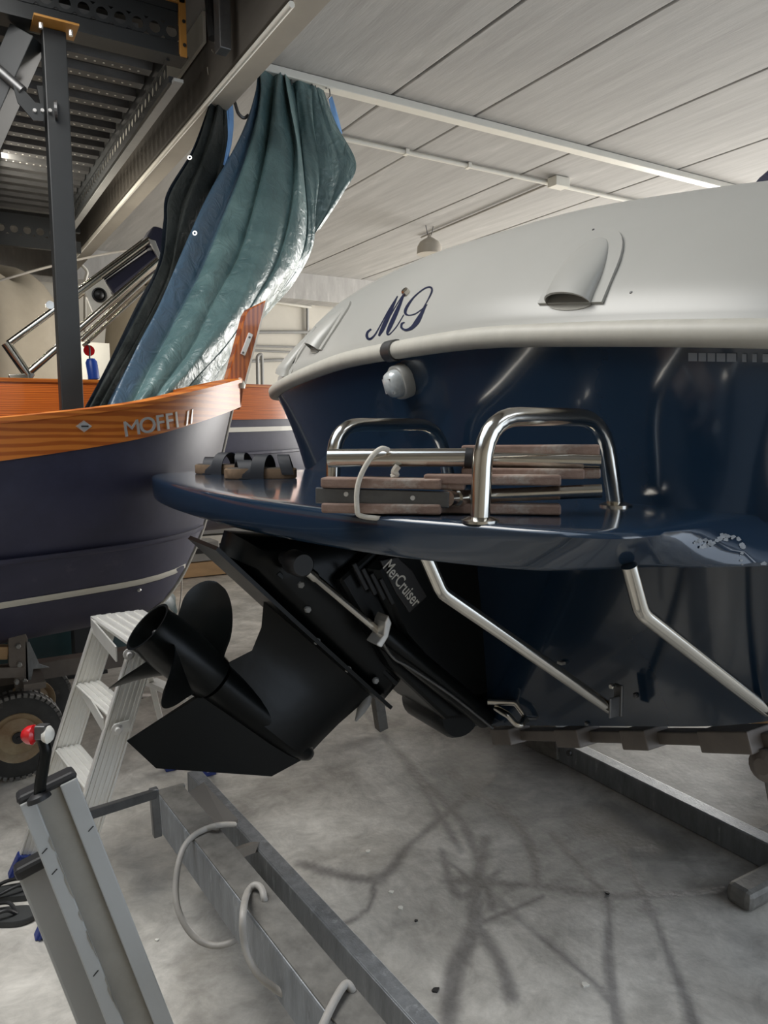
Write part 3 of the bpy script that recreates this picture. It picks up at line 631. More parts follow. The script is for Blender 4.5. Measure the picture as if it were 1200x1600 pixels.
# mahogany sheer strake with cap rail
for sg in (1, -1):
    V0, V1, V2, V3, C0, C1, C2, C3 = [], [], [], [], [], [], [], []
    for i in range(NS):
        g = gu[i]; t = gu[min(i+1, NS-1)]-gu[max(i-1, 0)]; n = Vector((-t.y, t.x, 0)).normalized(); n = n if n.y > 0 else -n
        hgt = .125+.02*(1-i/NS); o = .022
        V0.append(mside(g+n*o+Vector((0, 0, .004)), sg)); V1.append(mside(g+n*o*.8+Vector((0, 0, -hgt)), sg))
        V2.append(mside(g-n*.012+Vector((0, 0, .004)), sg)); V3.append(mside(g-n*.03+Vector((0, 0, -hgt)), sg))
        C0.append(mside(g+n*(o+.012)+Vector((0, 0, .004)), sg)); C1.append(mside(g+n*(o+.012)+Vector((0, 0, .024)), sg))
        gi = g-n*min(.05, max(g.y*.8, .004)); C2.append(mside(gi+Vector((0, 0, .026)), sg)); C3.append(mside(gi+Vector((0, 0, .004)), sg))
    s_ = MB().loft([V2, V0, V1, V3, V2]).build('sheer_strake', 'mahog', mof, smooth=True, angle=40)
    MB().loft([C0, C1, C2, C3, C0]).build('cap_rail', 'mahog', mof, smooth=True, angle=40)
    if sg == 1: strake_t = bvh(s_)
MB().loft([[mside(Vector((g.x, g.y*.93, g.z-.10)), 1) for g in gu], [mside(Vector((g.x, g.y*.93, g.z-.10)), -1) for g in gu]]).build('inner_deck', 'antifoul', mof)
# stem band, stem post and fittings
MB().tube([mside(p, 1)+Vector((.006, 0, 0)) for p in stem], .011, 8).build('stem_band', 'whitep', mof, smooth=True, label='white strip along the stem')
sp = [yp(413, 470, MY), yp(385, 484, MY), yp(379, 494, MY), yp(351, 598, MY), yp(345, 640, MY), yp(372, 640, MY), yp(379, 603, MY)]
spo = MB().prism([p-DY*.035 for p in sp], (0, .07, 0)).build('stem_post', 'mahog2', mof, bevel=.006)
MB().prism([p-DY*.037 for p in (yp(413, 470, MY)+Vector((.004, 0, 0)), yp(379, 603, MY)+Vector((.004, 0, 0)), yp(377, 603, MY), yp(411.5, 470, MY))], (0, .074, 0)).build('post_edge_strip', 'whitep', spo, label='pale strip along the post edge')
fp = yp(386, 540, MY-.04); fq = (yp(391, 522, MY-.04)-yp(381, 556, MY-.04)).normalized()
ft = MB().bar(yp(392, 521, MY-.041), yp(379, 555, MY-.041), .012, .026, (1, 0, 0)).build('post_fitting', 'chrome', spo, bevel=.004)
for x, y in ((390, 527), (380, 551)): MB().lathe(yp(x, y, MY-.048), -DY, [(0, .006), (.004, .005)], 10).build('fitting_screw', 'dsteel', ft)
MB().lathe(yp(374, 604, MY-.02)+Vector((0, 0, -.01)), (0, 0, 1), [(0, .03), (.02, .034), (.05, .02), (.06, .012)], 14).build('bow_fairlead', 'whitep', mof, smooth=True)
# raised name letters follow the strake
def letters(s, pix0, pix1, hpx, shear=0, grp=None, bold=.009):
    a, _ = hit(strake_t, *pix0); b, _ = hit(strake_t, *pix1)
    V, F = text_mesh(s, 1, .0, shear, 1.0, bold); W = max(v.x for v in V)
    x = 0.0
    adv = []
    for i, ch in enumerate(s):
        v1, _f = text_mesh(s[:i+1]+'.', 1, 0, shear); v0, _f = text_mesh('.', 1, 0, shear)
        adv.append(max(v.x for v in v1)-max(v.x for v in v0))
    tot = max(v.x for v in V); st_ = 0
    for i, ch in enumerate(s):
        x0 = 0 if i == 0 else adv[i-1]
        if ch == ' ': continue
        V, F = text_mesh(ch, 1, .02, shear, 1.0, 0 if ch == 'M' else bold)
        f = x0/tot; px, py = pix0[0]+(pix1[0]-pix0[0])*f, pix0[1]+(pix1[1]-pix0[1])*f
        f1 = min((x0+.6)/tot, 1.0); qx, qy = pix0[0]+(pix1[0]-pix0[0])*f1, pix0[1]+(pix1[1]-pix0[1])*f1
        c, n = hit(strake_t, px, py); c1, n1 = hit(strake_t, qx, qy)
        if not c or not c1: continue
        e = (c1-c).normalized(); up = Vector((0, 0, 1)); up = (up-e*up.dot(e)).normalized(); nn = up.cross(e); nn = nn if nn.dot(n) > 0 else -nn
        sx = (c1-c).length/.6 if f1 < 1 else (b-a).length/tot
        dd = (c-CO).dot(CF); sy = hpx/FPX*dd/.72
        MB().add([c+e*v.x*((b-a).length/tot)+up*v.y*sy+nn*(.003+v.z*.12) for v in V], F).build('name_letter', 'chrome', mof)
letters('MOFFI', (193, 683), (279, 667), 25)
letters('II', (287, 666), (304, 660), 23, .28, bold=-.012)
c, n = hit(strake_t, 131, 666); up = Vector((0, 0, 1)); e = up.cross(n)
dm = MB().add([c+n*.006+e*a+up*b for a, b in ((.032, 0), (0, .02), (-.032, 0), (0, -.02))]+[c+e*a+up*b for a, b in ((.036, 0), (0, .024), (-.036, 0), (0, -.024))], [(0, 1, 2, 3), (0, 4, 5, 1), (1, 5, 6, 2), (2, 6, 7, 3), (3, 7, 4, 0)]).build('vent_plate', 'chrome', mof, label='small diamond shaped metal plate')
MB().box(c+n*.007, (.03, .006, .004), (e, up, n)).build('vent_slot', 'blackm', dm)
p, n = hit(mh_t, 217, 921)
if p: bolt(p, n, .01, .01, mof, 'chrome', 'drain_plug')

# its trailer: wheels, axle, bracket
tr = thing('boat_trailer', (.3, 3.8, 0), 'small rusty boat trailer with two pneumatic wheels under the launch', 'trailer')
def wheel(c, r, wd, name='wheel'):
    c = Vector(c); ax = Vector((0, -1, 0))
    prof_ = [(-wd/2, r*.56), (-wd*.5, r*.7), (-wd*.46, r*.88), (-wd*.36, r*.97), (0, r), (wd*.36, r*.97), (wd*.46, r*.88), (wd*.5, r*.7), (wd/2, r*.56)]
    o = MB().lathe(c, ax, prof_, 48, False).build('tyre', 'tyre', tr, smooth=True)
    tb = MB()
    for k in range(46):
        a = 2*math.pi*k/46; er = Vector((math.cos(a), 0, math.sin(a))); et = Vector((-math.sin(a), 0, math.cos(a)))
        for sg in (-1, 1): tb.box(c+er*(r*.957)+ax*(sg*wd*.34), (r*.075, wd*.25, r*.085), (er, ax, et))
    tb.build('tread_blocks', 'tyret', o)['kind'] = 'stuff'
    MB().lathe(c, ax, [(wd*.5, r*.58), (wd*.56, r*.57), (wd*.5, r*.5), (wd*.3, r*.42), (wd*.34, r*.3), (wd*.42, r*.16), (wd*.46, r*.15), (wd*.46, .001)], 36, False).build('rim', 'rim', o, smooth=True, label='rusty cream painted rim')
    MB().lathe(c, ax, [(wd*.4, r*.14), (wd*.55, r*.13), (wd*.56, r*.05), (wd*.62, r*.045), (wd*.62, .001)], 18, False).build('wheel_hub', 'blackm', o, smooth=True)
    return o
W1, W2 = P(27, 1143, Y=3.62), Vector((.36, 4.08, .197))
W1.z = .197
wheel(W1, .195, .095); wheel(W2, .195, .095)
MB().tube([W1+DY*.03, W2-DY*.03], .018, 12).build('axle', 'brown', tr, smooth=True)
MB().tube([P(78, 1081, Y=4.15), P(300, 1093, Y=4.5)], .026, 12).build('draw_tube', 'brown', tr, smooth=True)
Yb = 3.66
def yb(x, y, Y=Yb): return P(x, y, Y=Y)
MB().prism([yb(13, 991), yb(40, 990), yb(43, 997), yb(46, 1078), yb(24, 1078), yb(24, 1060), yb(14, 1040)], (0, .05, 0)).build('bracket_post', 'brown', tr, bevel=.003)
MB().prism([yb(40, 1003), yb(46, 1003), yb(62, 1038), yb(77, 1043), yb(52, 1045), yb(46, 1078), yb(41, 1078)], (0, .012, 0)).build('side_plate', 'galv', tr)
MB().bar(yb(-120, 1055)+DY*.02, yb(38, 1050)+DY*.02, .05, .05).build('cross_beam', 'brown', tr, bevel=.003)
MB().bar(yb(-120, 1024)+DY*.05, yb(14, 1023)+DY*.05, .05, .06).build('timber_pad', 'board', tr, bevel=.004)
for x, y in ((39, 1064), (26, 1065), (28, 1009), (30, 1038)): bolt(yb(x, y, Yb), -DY, .012, .02, tr, 'grey')
MB().box((W2.x-.02, 3.85, .41), (.09, .5, .03)).box((-.9, 3.85, .41), (.09, .5, .03)).box((-.3, 3.85, .41), (2.2, .08, .08)).box((-1.2, 3.85, .49), (.1, .3, .11)).box((.1, 3.85, .49), (.1, .2, .1)).box((W2.x-.02, 3.85, .3), (.06, .3, .2)).build('chassis_beam', 'brown', tr)
MB().box((-1.6, 3.85, .19), (.08, .08, .38)).box((-1.6, 3.85, .01), (.25, .25, .02)).build('rear_leg', 'brown', tr)

# ------------------------------------------------------------------ boat behind, with folded stainless arch
bk = thing('launch_boat', (.5, 6.9, .5), 'second navy boat with mahogany bulwark behind the steel post and the tarpaulin', 'boat')
bg_ = cr([(-4.5, .9, 1.9), (-2.5, 1.05, 1.90), (0, 1.1, 1.905), (1.5, 1.05, 1.915), (2.6, .75, 1.93), (3.3, .35, 1.95), (3.6, 0, 1.97)], 40)
def bkrow(f, z, dy=0): return [Vector((p.x-.25*(1-f)*(1 if p.x > 2 else 0), 7.05-p.y*f-dy, p.z+z)) for p in bg_]+[Vector((p.x-.25*(1-f)*(1 if p.x > 2 else 0), 7.05+p.y*f+dy, p.z+z)) for p in bg_[::-1][1:]]
MB().loft([bkrow(1, -.3), bkrow(.99, -.6), bkrow(.93, -.9), bkrow(.75, -1.15), bkrow(.3, -1.3), bkrow(0.02, -1.35)]).build('hull', 'navy2', bk, smooth=True)
MB().loft([bkrow(1, 0, .02), bkrow(1, -.3, .02), bkrow(.97, -.3), bkrow(.97, 0), bkrow(1, 0, .02)]).build('bulwark', mat('striped_mahogany', (.68, .17, .025), .3, vscale=5, col2=(.40, .085, .014), wave='Z', stretch=(.1, .1, 5), coat=.4), bk, smooth=True, angle=40)
MB().loft([bkrow(1, .0, .035), bkrow(1, -.025, .035), bkrow(.95, -.025), bkrow(.95, 0), bkrow(1, 0, .035)]).build('cap_rail', 'mahog', bk, smooth=True, angle=40)
MB().loft([bkrow(1, -.365, .006), bkrow(1, -.405, .006)]).build('white_stripe', 'whitep', bk)
MB().loft([bkrow(.99, -.58, .03), bkrow(.99, -.6, .03), bkrow(.97, -.61)]).build('spray_rail', 'navy2', bk)
MB().loft([[Vector((p.x, 7.05-p.y*.96, p.z-.12)) for p in bg_], [Vector((p.x, 7.05+p.y*.96, p.z-.12)) for p in bg_]]).build('inner_deck', 'antifoul', bk)
for px in (-2, 1.5): MB().box((px, 7.05, .3), (.25, .9, .6)).build('keel_block', 'board', bk)
AY = 6.2
def ya(x, y, dy=0): return P(x, y, Y=AY+dy)
ar = MB()
arch = MB().tube([ya(9, 536), ya(44, 586)], .035, 10).build('folded_arch', 'steel', bk, smooth=True)
for a, b, r, dy in (((13, 537), (234, 374), .024, 0), ((86, 480), (238, 366), .018, .2), ((90, 487), (243, 375), .018, .1), ((43, 584), (250, 404), .026, 0), ((70, 556), (248, 412), .016, .12), ((126, 531), (246, 421), .02, .2), ((130, 541), (240, 440), .014, .25)):
    MB().tube([ya(*a, dy), ya(*b, dy)], r, 12).build('arch_tube', 'steel', arch, smooth=True)
MB().prism([ya(133, 456, -.03), ya(162, 435, -.03), ya(175, 462, -.03), ya(146, 488, -.03)], (0, .05, 0)).build('light_panel', 'whitep', arch, bevel=.004)
MB().lathe(ya(155, 461, -.03), -DY, [(0, .055), (.01, .055), (.014, .045), (.004, .04), (.02, .026), (.03, .005)], 24).build('arch_light', 'blackm', arch, smooth=True)
MB().prism([ya(164, 438, .05), ya(235, 389, .05), ya(251, 400, .05), ya(178, 459, .05)], (0, .12, 0)).build('canvas_sleeve', 'navyc', arch, bevel=.02, label='dark navy canvas')
MB().prism([ya(228, 372), ya(240, 352), ya(256, 356), ya(262, 374), ya(252, 402), ya(242, 390)], (0, .2, 0)).build('arch_cover', 'navyc', arch, bevel=.02)
MB().prism([ya(232, 373, -.03), ya(243, 376, -.03), ya(253, 402, -.03), ya(248, 405, -.03)], (0, .03, 0)).build('end_clamp', 'chrome', arch, bevel=.003)
MB().lathe(ya(78, 477), -DY, [(-.02, .03), (.02, .03)], 12).build('arch_hinge', 'steel', arch)
MB().bar(ya(14, 590, .0), ya(44, 588, 0), .06, .04).bar(ya(40, 596, .0), ya(48, 582, 0), .05, .06).build('arch_foot', 'steel', arch, bevel=.005)
# things hung near the arch
sg_ = thing('round_sign', P(139, 548, Y=6.35), 'red round disc hanging from a hook below the stainless arch', 'sign')
MB().lathe(P(139, 548, Y=6.35), -DY, [(0, .042), (.008, .042)], 28).build('disc', 'red', sg_)
MB().tube(cr([P(137, 531, Y=6.35), P(141, 534, Y=6.35), P(136, 538, Y=6.35), P(140, 543, Y=6.34), P(140, 562, Y=6.33)], 20), .006, 8).build('hook', 'dsteel', sg_)
fd = thing('mooring_float', P(146, 578, Y=6.35), 'small blue float hanging under the red round disc', 'float')
MB().lathe(P(147, 594, Y=6.35), P(142, 563, Y=6.35)-P(147, 594, Y=6.35), [(0, .02), (.01, .045), (.14, .045), (.165, .03), (.17, .012)], 18).build('float_body', 'bluef', fd, smooth=True)
MB().tube([P(141, 567, Y=6.35), P(140, 561, Y=6.35)], .008, 8).build('float_eye', 'dsteel', fd)

# covered boats by the left end wall
def dome(loc, sx, sy, sz, label, seed, flat=.5):
    rng = random.Random(seed); t = thing('covered_boat', loc, label, 'boat', None); rows = []
    for i in range(11):
        u = i/10; z = sz*math.sin(u*math.pi/2)**.8; rr_ = math.cos(u*math.pi/2)**.55
        rows.append([Vector(loc)+Vector((math.cos(a)*sx*rr_*(1+.05*math.sin(5*a+seed)), math.sin(a)*sy*rr_*(1+.04*math.sin(7*a)), z*(1+.05*math.sin(3*a+seed)))) for a in np.linspace(0, 2*math.pi, 40, endpoint=False)])
    MB().loft(rows, True, True).build('boat_cover', 'beige', t, smooth=True)
    MB().box(Vector(loc)+Vector((0, 0, -Vector(loc).z/2)), (sx*1.1, sy*.8, Vector(loc).z)).build('cradle_block', 'brown', t)
q = P(35, 600, Y=10)
dome((q.x-.35, 10, 1.3), .95, 1.0, 2.06, 'beige covered boat left of the steel post, far behind', 1)
q = P(208, 600, Y=9.6)
dome((q.x+.45, 10.6, 1.2), .6, .8, 2.35, 'beige covered boat between the steel post and the tarpaulin', 4)
# ------------------------------------------------------------------ mezzanine rack
rk = thing('steel_mezzanine', (.75, 4.95, 0), 'charcoal steel mezzanine rack with perforated beams at the upper left', 'rack')
ZD = EYE+2.33; YF = 4.98
def holed(mb, o, ex, ez, n, pitch, h, r, th):
    """a plate with a row of round holes, from o along ex, height h along ez"""
    nrm_ = ex.cross(ez)
    for i in range(n):
        c = o+ex*(pitch*(i+.5))+ez*(h/2); K = 16; sq, ci = [], []
        for k in range(K):
            a = 2*math.pi*k/K+math.pi/K; x, y = math.cos(a), math.sin(a); m_ = max(abs(x), abs(y))
            sq.append(c+ex*(x/m_*pitch/2)+ez*(y/m_*h/2)); ci.append(c+ex*(x*r)+ez*(y*r))
        V = sq+ci+[p+nrm_*th for p in sq]+[p+nrm_*th for p in ci]
        F = []
        for k in range(K):
            j = (k+1) % K; F += [(k, j, K+j, K+k), (2*K+k, 3*K+k, 3*K+j, 2*K+j), (K+k, K+j, 3*K+j, 3*K+k)]
        mb.add(V, F)
EX, EY_, EZ = Vector((1, 0, 0)), Vector((0, 1, 0)), Vector((0, 0, 1))
fb = MB(); x0 = -1.6
holed(fb, Vector((x0, YF, ZD+.085)), EX, EZ, 30, .1035, .1, .034, .006)
fb.box((x0+1.55, YF+.03, ZD+.045), (3.1, .06, .08)).box((x0+1.55, YF+.03, ZD+.225), (3.1, .06, .075)).box((x0+1.55, YF+.06, ZD-.004), (3.2, .16, .012)).box((x0+1.55, YF+.04, ZD+.3), (3.1, .1, .08))
fb.build('front_beam', 'rack', rk)
MB().box((x0+.7, YF+.09, ZD+.135), (2.8-.6, .02, .12)).build('beam_lining', 'orange', rk, label='ochre beam seen through the holes')
MB().box((1.52, YF-.012, ZD+.17), (.045, .03, .36)).box((1.4, YF-.012, ZD+.33), (.28, .03, .05)).build('end_connector', 'orange', rk, bevel=.004, label='ochre painted end connector')
for z in (.06, .2): MB().lathe((1.525, YF-.03, ZD+z), -DY, [(0, .011), (.004, .011)], 12).build('connector_hole', 'blackm', rk)
eb = MB(); XE = 1.44
holed(eb, Vector((XE, YF+.1, ZD-.11)), EY_, EZ, 50, .1, .09, .03, .004)
eb.box((XE+.015, YF+2.6, ZD-.13), (.03, 5.1, .04)).box((XE, YF+2.6, ZD+.05), (.02, 5.1, .14)).build('edge_beam', 'rack', rk)
MB().box((XE+.05, YF+2.6, ZD-.145), (.06, 5.2, .02)).build('edge_angle', 'grey', rk, label='paler angle along the beam')
bb_ = MB(); holed(bb_, Vector((-2, YF+4.3, ZD-.24)), EX, EZ, 27, .13, .12, .04, .006); bb_.box((-.2, YF+4.32, ZD-.3), (3.6, .06, .12)).box((-.2, YF+4.32, ZD-.08), (3.6, .06, .12)); bb_.build('rear_beam', 'rack', rk)
# corrugated deck seen from below
prof2 = []; y = YF+.12
while y < YF+5.1:
    prof2 += [(y, 0), (y+.09, 0), (y+.115, .045), (y+.205, .045)]; y += .23
dk = MB().loft([[Vector((X_, yy, ZD+.03+zz)) for yy, zz in prof2] for X_ in (-2.2, 1.42)]).build('corrugated_deck', 'rackd', rk)
dots = MB(); y = YF+.12
for i in range(12):
    for row, (dy, dz) in enumerate(((.045, -.001), (.16, .044))):
        for k in range(15): dots.box((1.34-.055*k-(.03 if row else 0), y+dy, ZD+.03+dz-.001), (.012, .012, .003))
    y += .23
dots.build('deck_perforations', mat('painted_punch_glints', (.75, .72, .66), .35, .6), rk)['kind'] = 'stuff'  # perforations as bright dots, the light they catch put into the colour
MB().box((-.5, YF+2.6, ZD+.11), (3.5, 5.2, .04)).build('deck_board', 'rackd', rk)
XP = P(105, 500, Y=YF+.06).x
MB().box((XP, YF+.06, ZD/2-.01), (.128, .11, ZD-.02)).build('post', 'rack', rk, bevel=.006)
MB().box((XP, YF+.06, .01), (.24, .24, .02)).build('base_plate', 'rack', rk)
MB().box((XP, YF+.0, ZD-.012), (.24, .2, .012)).build('cap_plate', 'orange', rk, label='ochre cap plate')
for dx in (-.08, .08): MB().lathe((XP+dx, YF-.05, ZD-.03), (0, 0, -1), [(0, .012), (.03, .012)], 8).build('cap_bolt', 'chrome', rk)
MB().bar(Vector((XP-.13, YF+.1, ZD-.05)), P(-60, 290, Y=YF+.35), .15, .15).build('knee_brace', 'rack', rk, bevel=.004)
MB().bar(Vector((XP-.07, YF+.14, ZD-.3)), Vector((XP-.0, YF+.14, ZD-.75)), .02, .05).build('gusset', 'rack', rk)
jp = P(68, 172, Y=YF-.02)
MB().tube([P(-30, 85, Y=YF+.1), P(36, 143, Y=YF)], .03, 14).build('diagonal_tube', 'dsteel', rk, smooth=True)
MB().prism([P(20, 132, Y=YF-.01), P(40, 143, Y=YF-.01), P(55, 160, Y=YF-.01), P(68, 163, Y=YF-.01), P(68, 189, Y=YF-.01), P(52, 188, Y=YF-.01), P(28, 160, Y=YF-.01)], (0, .012, 0)).build('brace_lug', 'rack', rk)
MB().lathe(P(87, 172, Y=YF-.01), (1, -.2, 0), [(-.005, .055), (.01, .055)], 20).build('clamp_washer', 'dsteel', rk)
for x in (54, 66, 78): MB().lathe(P(x, 173, Y=YF-.012), -DY, [(0, .012), (.012, .01)], 8).build('brace_bolt', 'chrome', rk)
# added lamp, made up so the holes of the edge beam look bright
ml = thing('added_lamp', (.7, YF+2.6, ZD+.33), 'added unseen lamp above the mezzanine deck, brightening the beam holes', 'lamp')
MB().box((.7, YF+2.6, ZC-.012), (.1, 4.6, .02)).build('added_lamp_body', 'whitep', ml)
ct = MB().box((1.70, YF+3.2, ZC-.1), (.02, 6.2, .19)).build('added_pale_plate', 'whitep', None); tag(ct, 'added pale plate on the girder, brightening the holes of the perforated edge beam', 'added plate')  # pale plate added to catch the lamp behind the beam holes
l_ = area('added_lamp_light', (.7, YF+2.6, ZC-.06), (1.7, YF+2.6, ZC-.1), .05, 4.5, 80, (1, .93, .8)); l_.parent = ml; l_.location -= ml.location
# ------------------------------------------------------------------ under the ceiling
tk = tag(MB().box((5.4, 5.58, ZC-.034), (6.3, .11, .06)).build('cable_trunking', 'whitep', None, bevel=.006), 'long white flat cable trunking fixed under the ceiling slabs', 'trunking')
cd = thing('conduit', (5.6, 6.49, ZC), 'thin white conduit with square junction box under the ceiling', 'conduit')
MB().tube([(2.9, 6.49, ZC-.03), (9.2, 6.49, ZC-.03)], .022, 10).build('pipe', 'whitep', cd, smooth=True)
jb = P(873, 285, Z=ZC-.05); MB().box((jb.x, jb.y, ZC-.055), (.2, .14, .1)).build('junction_box', 'whitep', cd, bevel=.006)
for x in (640, 738, 1010): q = P(x, 226+(x-600)*.218, Z=ZC-.03); MB().box((q.x, 6.49, ZC-.03), (.04, .07, .05)).build('clip', 'whitep', cd)
b_ = P(672, 366, Z=ZC-.02); MB().tube([(jb.x, jb.y, ZC-.02), (jb.x+.1, 9.2, ZC-.02), (b_.x, b_.y, ZC-.02)], .013, 8).build('lamp_cable', 'cable', cd)
lp_ = P(671, 383, Y=b_.y-.3)
lm = thing('pendant_lamp', lp_, 'grey dome pendant lamp hanging below the ceiling above the white deck', 'lamp')
MB().lathe(lp_+Vector((0, 0, -.12)), (0, 0, 1), [(0, .17), (.1, .165), (.16, .13), (.2, .07), (.22, .03), (.26, .02)], 28).build('shade', 'lamp', lm, smooth=True)
for dx in (-.03, .03): MB().tube([lp_+Vector((dx, 0, .13)), Vector((lp_.x+dx*2, lp_.y, ZC-.003))], .006, 6).build('hanger_wire', 'dsteel', lm)
gp = MB().tube([(1.738, 3.8, gz-.03), (1.738, 12.3, gz-.03)], .018, 10).build('girder_conduit', 'whitep', None, smooth=True); tag(gp, 'pale conduit running along the lower edge of the dark girder', 'conduit')
ch = MB().bar(P(406, 66, X=1.95), P(330, 138, X=1.95), .05, .08).build('cable_channel', 'grey', None, bevel=.004); tag(ch, 'short grey channel clipped to the girder above the dark sheet', 'channel')
hb_ = thing('hanger_bracket', P(347, 40, X=1.69), 'grey vertical steel bracket on the face of the dark girder', 'bracket')
MB().box(P(347, 25, X=1.63), (.07, .1, .4)).build('bracket_plate', 'dsteel', hb_, bevel=.005)
MB().tube([P(325, -20, X=1.66), P(333, 60, X=1.66)], .03, 10).build('bracket_cable', 'blackm', hb_)
# curled conduit drop at the far end and a slack cable
pc_ = MB().tube(cr([P(118, 385, Y=11.5), P(124, 400, Y=11.5), P(126, 412, Y=11.5), P(136, 425, Y=11.5), P(133, 445, Y=11.5), P(133, 520, Y=11.5)], 30), .022, 8).build('drop_pipe', 'whitep', None, smooth=True); tag(pc_, 'bent pale pipe dropping down the far wall right of the steel post', 'pipe')
sc2 = MB().tube(cr([P(-10, 441, Y=8.6), P(80, 416, Y=8.6), P(170, 396, Y=8.6), P(262, 384, Y=8.6)], 20), .012, 6).build('slack_cable', 'cable', None); tag(sc2, 'slack thin cable strung across behind the steel post', 'cable')
# pipework on the far wall
for (pts, r, lb_) in (([(378, 519), (500, 519)], .03, 'upper grey pipe on the far wall'), ([(378, 540), (480, 543)], .02, 'middle thin pipe on the far wall'), ([(378, 547), (480, 551)], .02, 'lower thin pipe on the far wall'), ([(378, 565), (450, 562)], .03, 'lowest grey rail on the far wall')):
    o = MB().tube([P(x, y, Y=13.14) for x, y in pts], r, 8).build('wall_pipe', 'grey', None, smooth=True); tag(o, lb_+' between the stem post and the white deck', 'pipe')
hp = MB().tube([Vector((P(402, 600, Y=12.3).x, 12.3, 0)), P(402, 556, Y=12.3), P(409, 553, Y=12.3), Vector((P(410, 600, Y=12.3).x, 12.3, 0))], .03, 8, .08).build('hoop_rail', 'grey', None, smooth=True); tag(hp, 'bent grey hoop rail standing by the far wall', 'rail')
tt = thing('tube_light', P(445, 470, Y=12.3), 'white tube light fitting below the far ring beam', 'lamp')
MB().bar(P(415, 465, Y=13.14), P(490, 475, Y=13.14), .1, .09).build('fitting_body', 'whitep', tt, bevel=.01)
MB().tube([P(418, 470, Y=13.06), P(486, 480, Y=13.06)], .03, 10).build('tube', 'whitep', tt, smooth=True)
wp = MB().tube([P(480, 480, Y=13.15), Vector((P(480, 600, Y=13.15).x, 13.15, 0))], .03, 8).build('drop_pipe', 'grey', None); tag(wp, 'vertical grey pipe under the end of the tube light', 'pipe')
wd_p = thing('wall_panel', P(138, 575, Y=7.9), 'pale board standing behind the blue float', 'panel')
MB().box(P(138, 600, Y=7.9)+Vector((0, 0, -.75)), (.42, .04, 2.3)).build('board', 'whitep', wd_p)

# ------------------------------------------------------------------ tarpaulins
def tarp_mat(name, a, b, c, ro=.3, sp=.8):
    m = bpy.data.materials.new(name); m.use_nodes = True; nt = m.node_tree; N = nt.nodes; L = nt.links; B = N['Principled BSDF']
    uv = N.new('ShaderNodeUVMap'); se = N.new('ShaderNodeSeparateXYZ'); L.new(uv.outputs[0], se.inputs[0])
    tc = N.new('ShaderNodeTexCoord'); nz = N.new('ShaderNodeTexNoise'); nz.inputs['Scale'].default_value = 3.5; nz.inputs['Detail'].default_value = 8; nz.inputs['Roughness'].default_value = .65; L.new(tc.outputs['Object'], nz.inputs['Vector'])
    r = N.new('ShaderNodeValToRGB'); r.color_ramp.elements[0].position = .35; r.color_ramp.elements[1].position = .68; r.color_ramp.elements[0].color = (*a, 1); r.color_ramp.elements[1].color = (*b, 1); L.new(nz.outputs['Fac'], r.inputs[0])
    e = N.new('ShaderNodeValToRGB'); e.color_ramp.elements[0].position = .10; e.color_ramp.elements[1].position = .13; e.color_ramp.elements[0].color = (1, 1, 1, 1); e.color_ramp.elements[1].color = (0, 0, 0, 1); L.new(se.outputs[0], e.inputs[0])
    mx = N.new('ShaderNodeMix'); mx.data_type = 'RGBA'; L.new(e.outputs[0], mx.inputs[0]); L.new(r.outputs[0], mx.inputs[6]); mx.inputs[7].default_value = (*c, 1); L.new(mx.outputs[2], B.inputs['Base Color'])
    B.inputs['Roughness'].default_value = ro; B.inputs['Specular IOR Level'].default_value = sp
    n2 = N.new('ShaderNodeTexNoise'); n2.inputs['Scale'].default_value = 9; n2.inputs['Detail'].default_value = 6; n2.inputs['Distortion'].default_value = 1.2; L.new(tc.outputs['Object'], n2.inputs['Vector'])
    bp = N.new('ShaderNodeBump'); bp.inputs['Strength'].default_value = .5; bp.inputs['Distance'].default_value = .04; L.new(n2.outputs['Fac'], bp.inputs['Height']); L.new(bp.outputs[0], B.inputs['Normal'])
    return m
TG = tarp_mat('green_tarpaulin', (.058, .11, .115), (.11, .185, .185), (.045, .085, .13), .36); TD = tarp_mat('dark_tarpaulin', (.014, .017, .016), (.03, .034, .032), (.016, .022, .03), .6, .15)
def sheet(name, cols, m, label, cat, nu, nv, amp, fold, seed, parent=None):
    """cols: list of columns; each a list of (px, py, Y) from top to bottom"""
    cs = [cr([P(x, y, Y=Y) for x, y, Y in c], nv) for c in cols]
    rowsv = []
    for j in range(nv): rowsv.append(cr([c[j] for c in cs], nu))
    rng = np.random.RandomState(seed); V = []; UV = []
    for j in range(nv):
        v = j/(nv-1)
        for i in range(nu):
            u = i/(nu-1); p = rowsv[j][i]
            ph_ = u**.72*fold*2*math.pi+1.3*math.sin(3.1*v+u*4)+seed; f = (abs(math.sin(ph_/2))**.6)*2-1
            g = math.sin(u*fold*5.1+v*5+seed*2)*.35+math.sin(u*31+v*17+2*math.sin(v*9))*.14+math.sin(v*23-u*19+seed)*.13+math.sin(u*57-v*31+3*math.sin(u*13))*.06
            k = amp*(.45+.55*math.sin(math.pi*min(v*1.1+.12, 1)))
            V.append(p-(CF*.9+CR*.1)*(k*(f*.62+g*.55))); UV.append((u, v))
    F = [(j*nu+i, j*nu+i+1, (j+1)*nu+i+1, (j+1)*nu+i) for j in range(nv-1) for i in range(nu-1)]
    o = mk(name, V, F, m, parent, smooth=True, uv=UV, angle=180, rec=False)
    if label: tag(o, label, cat)
    return o
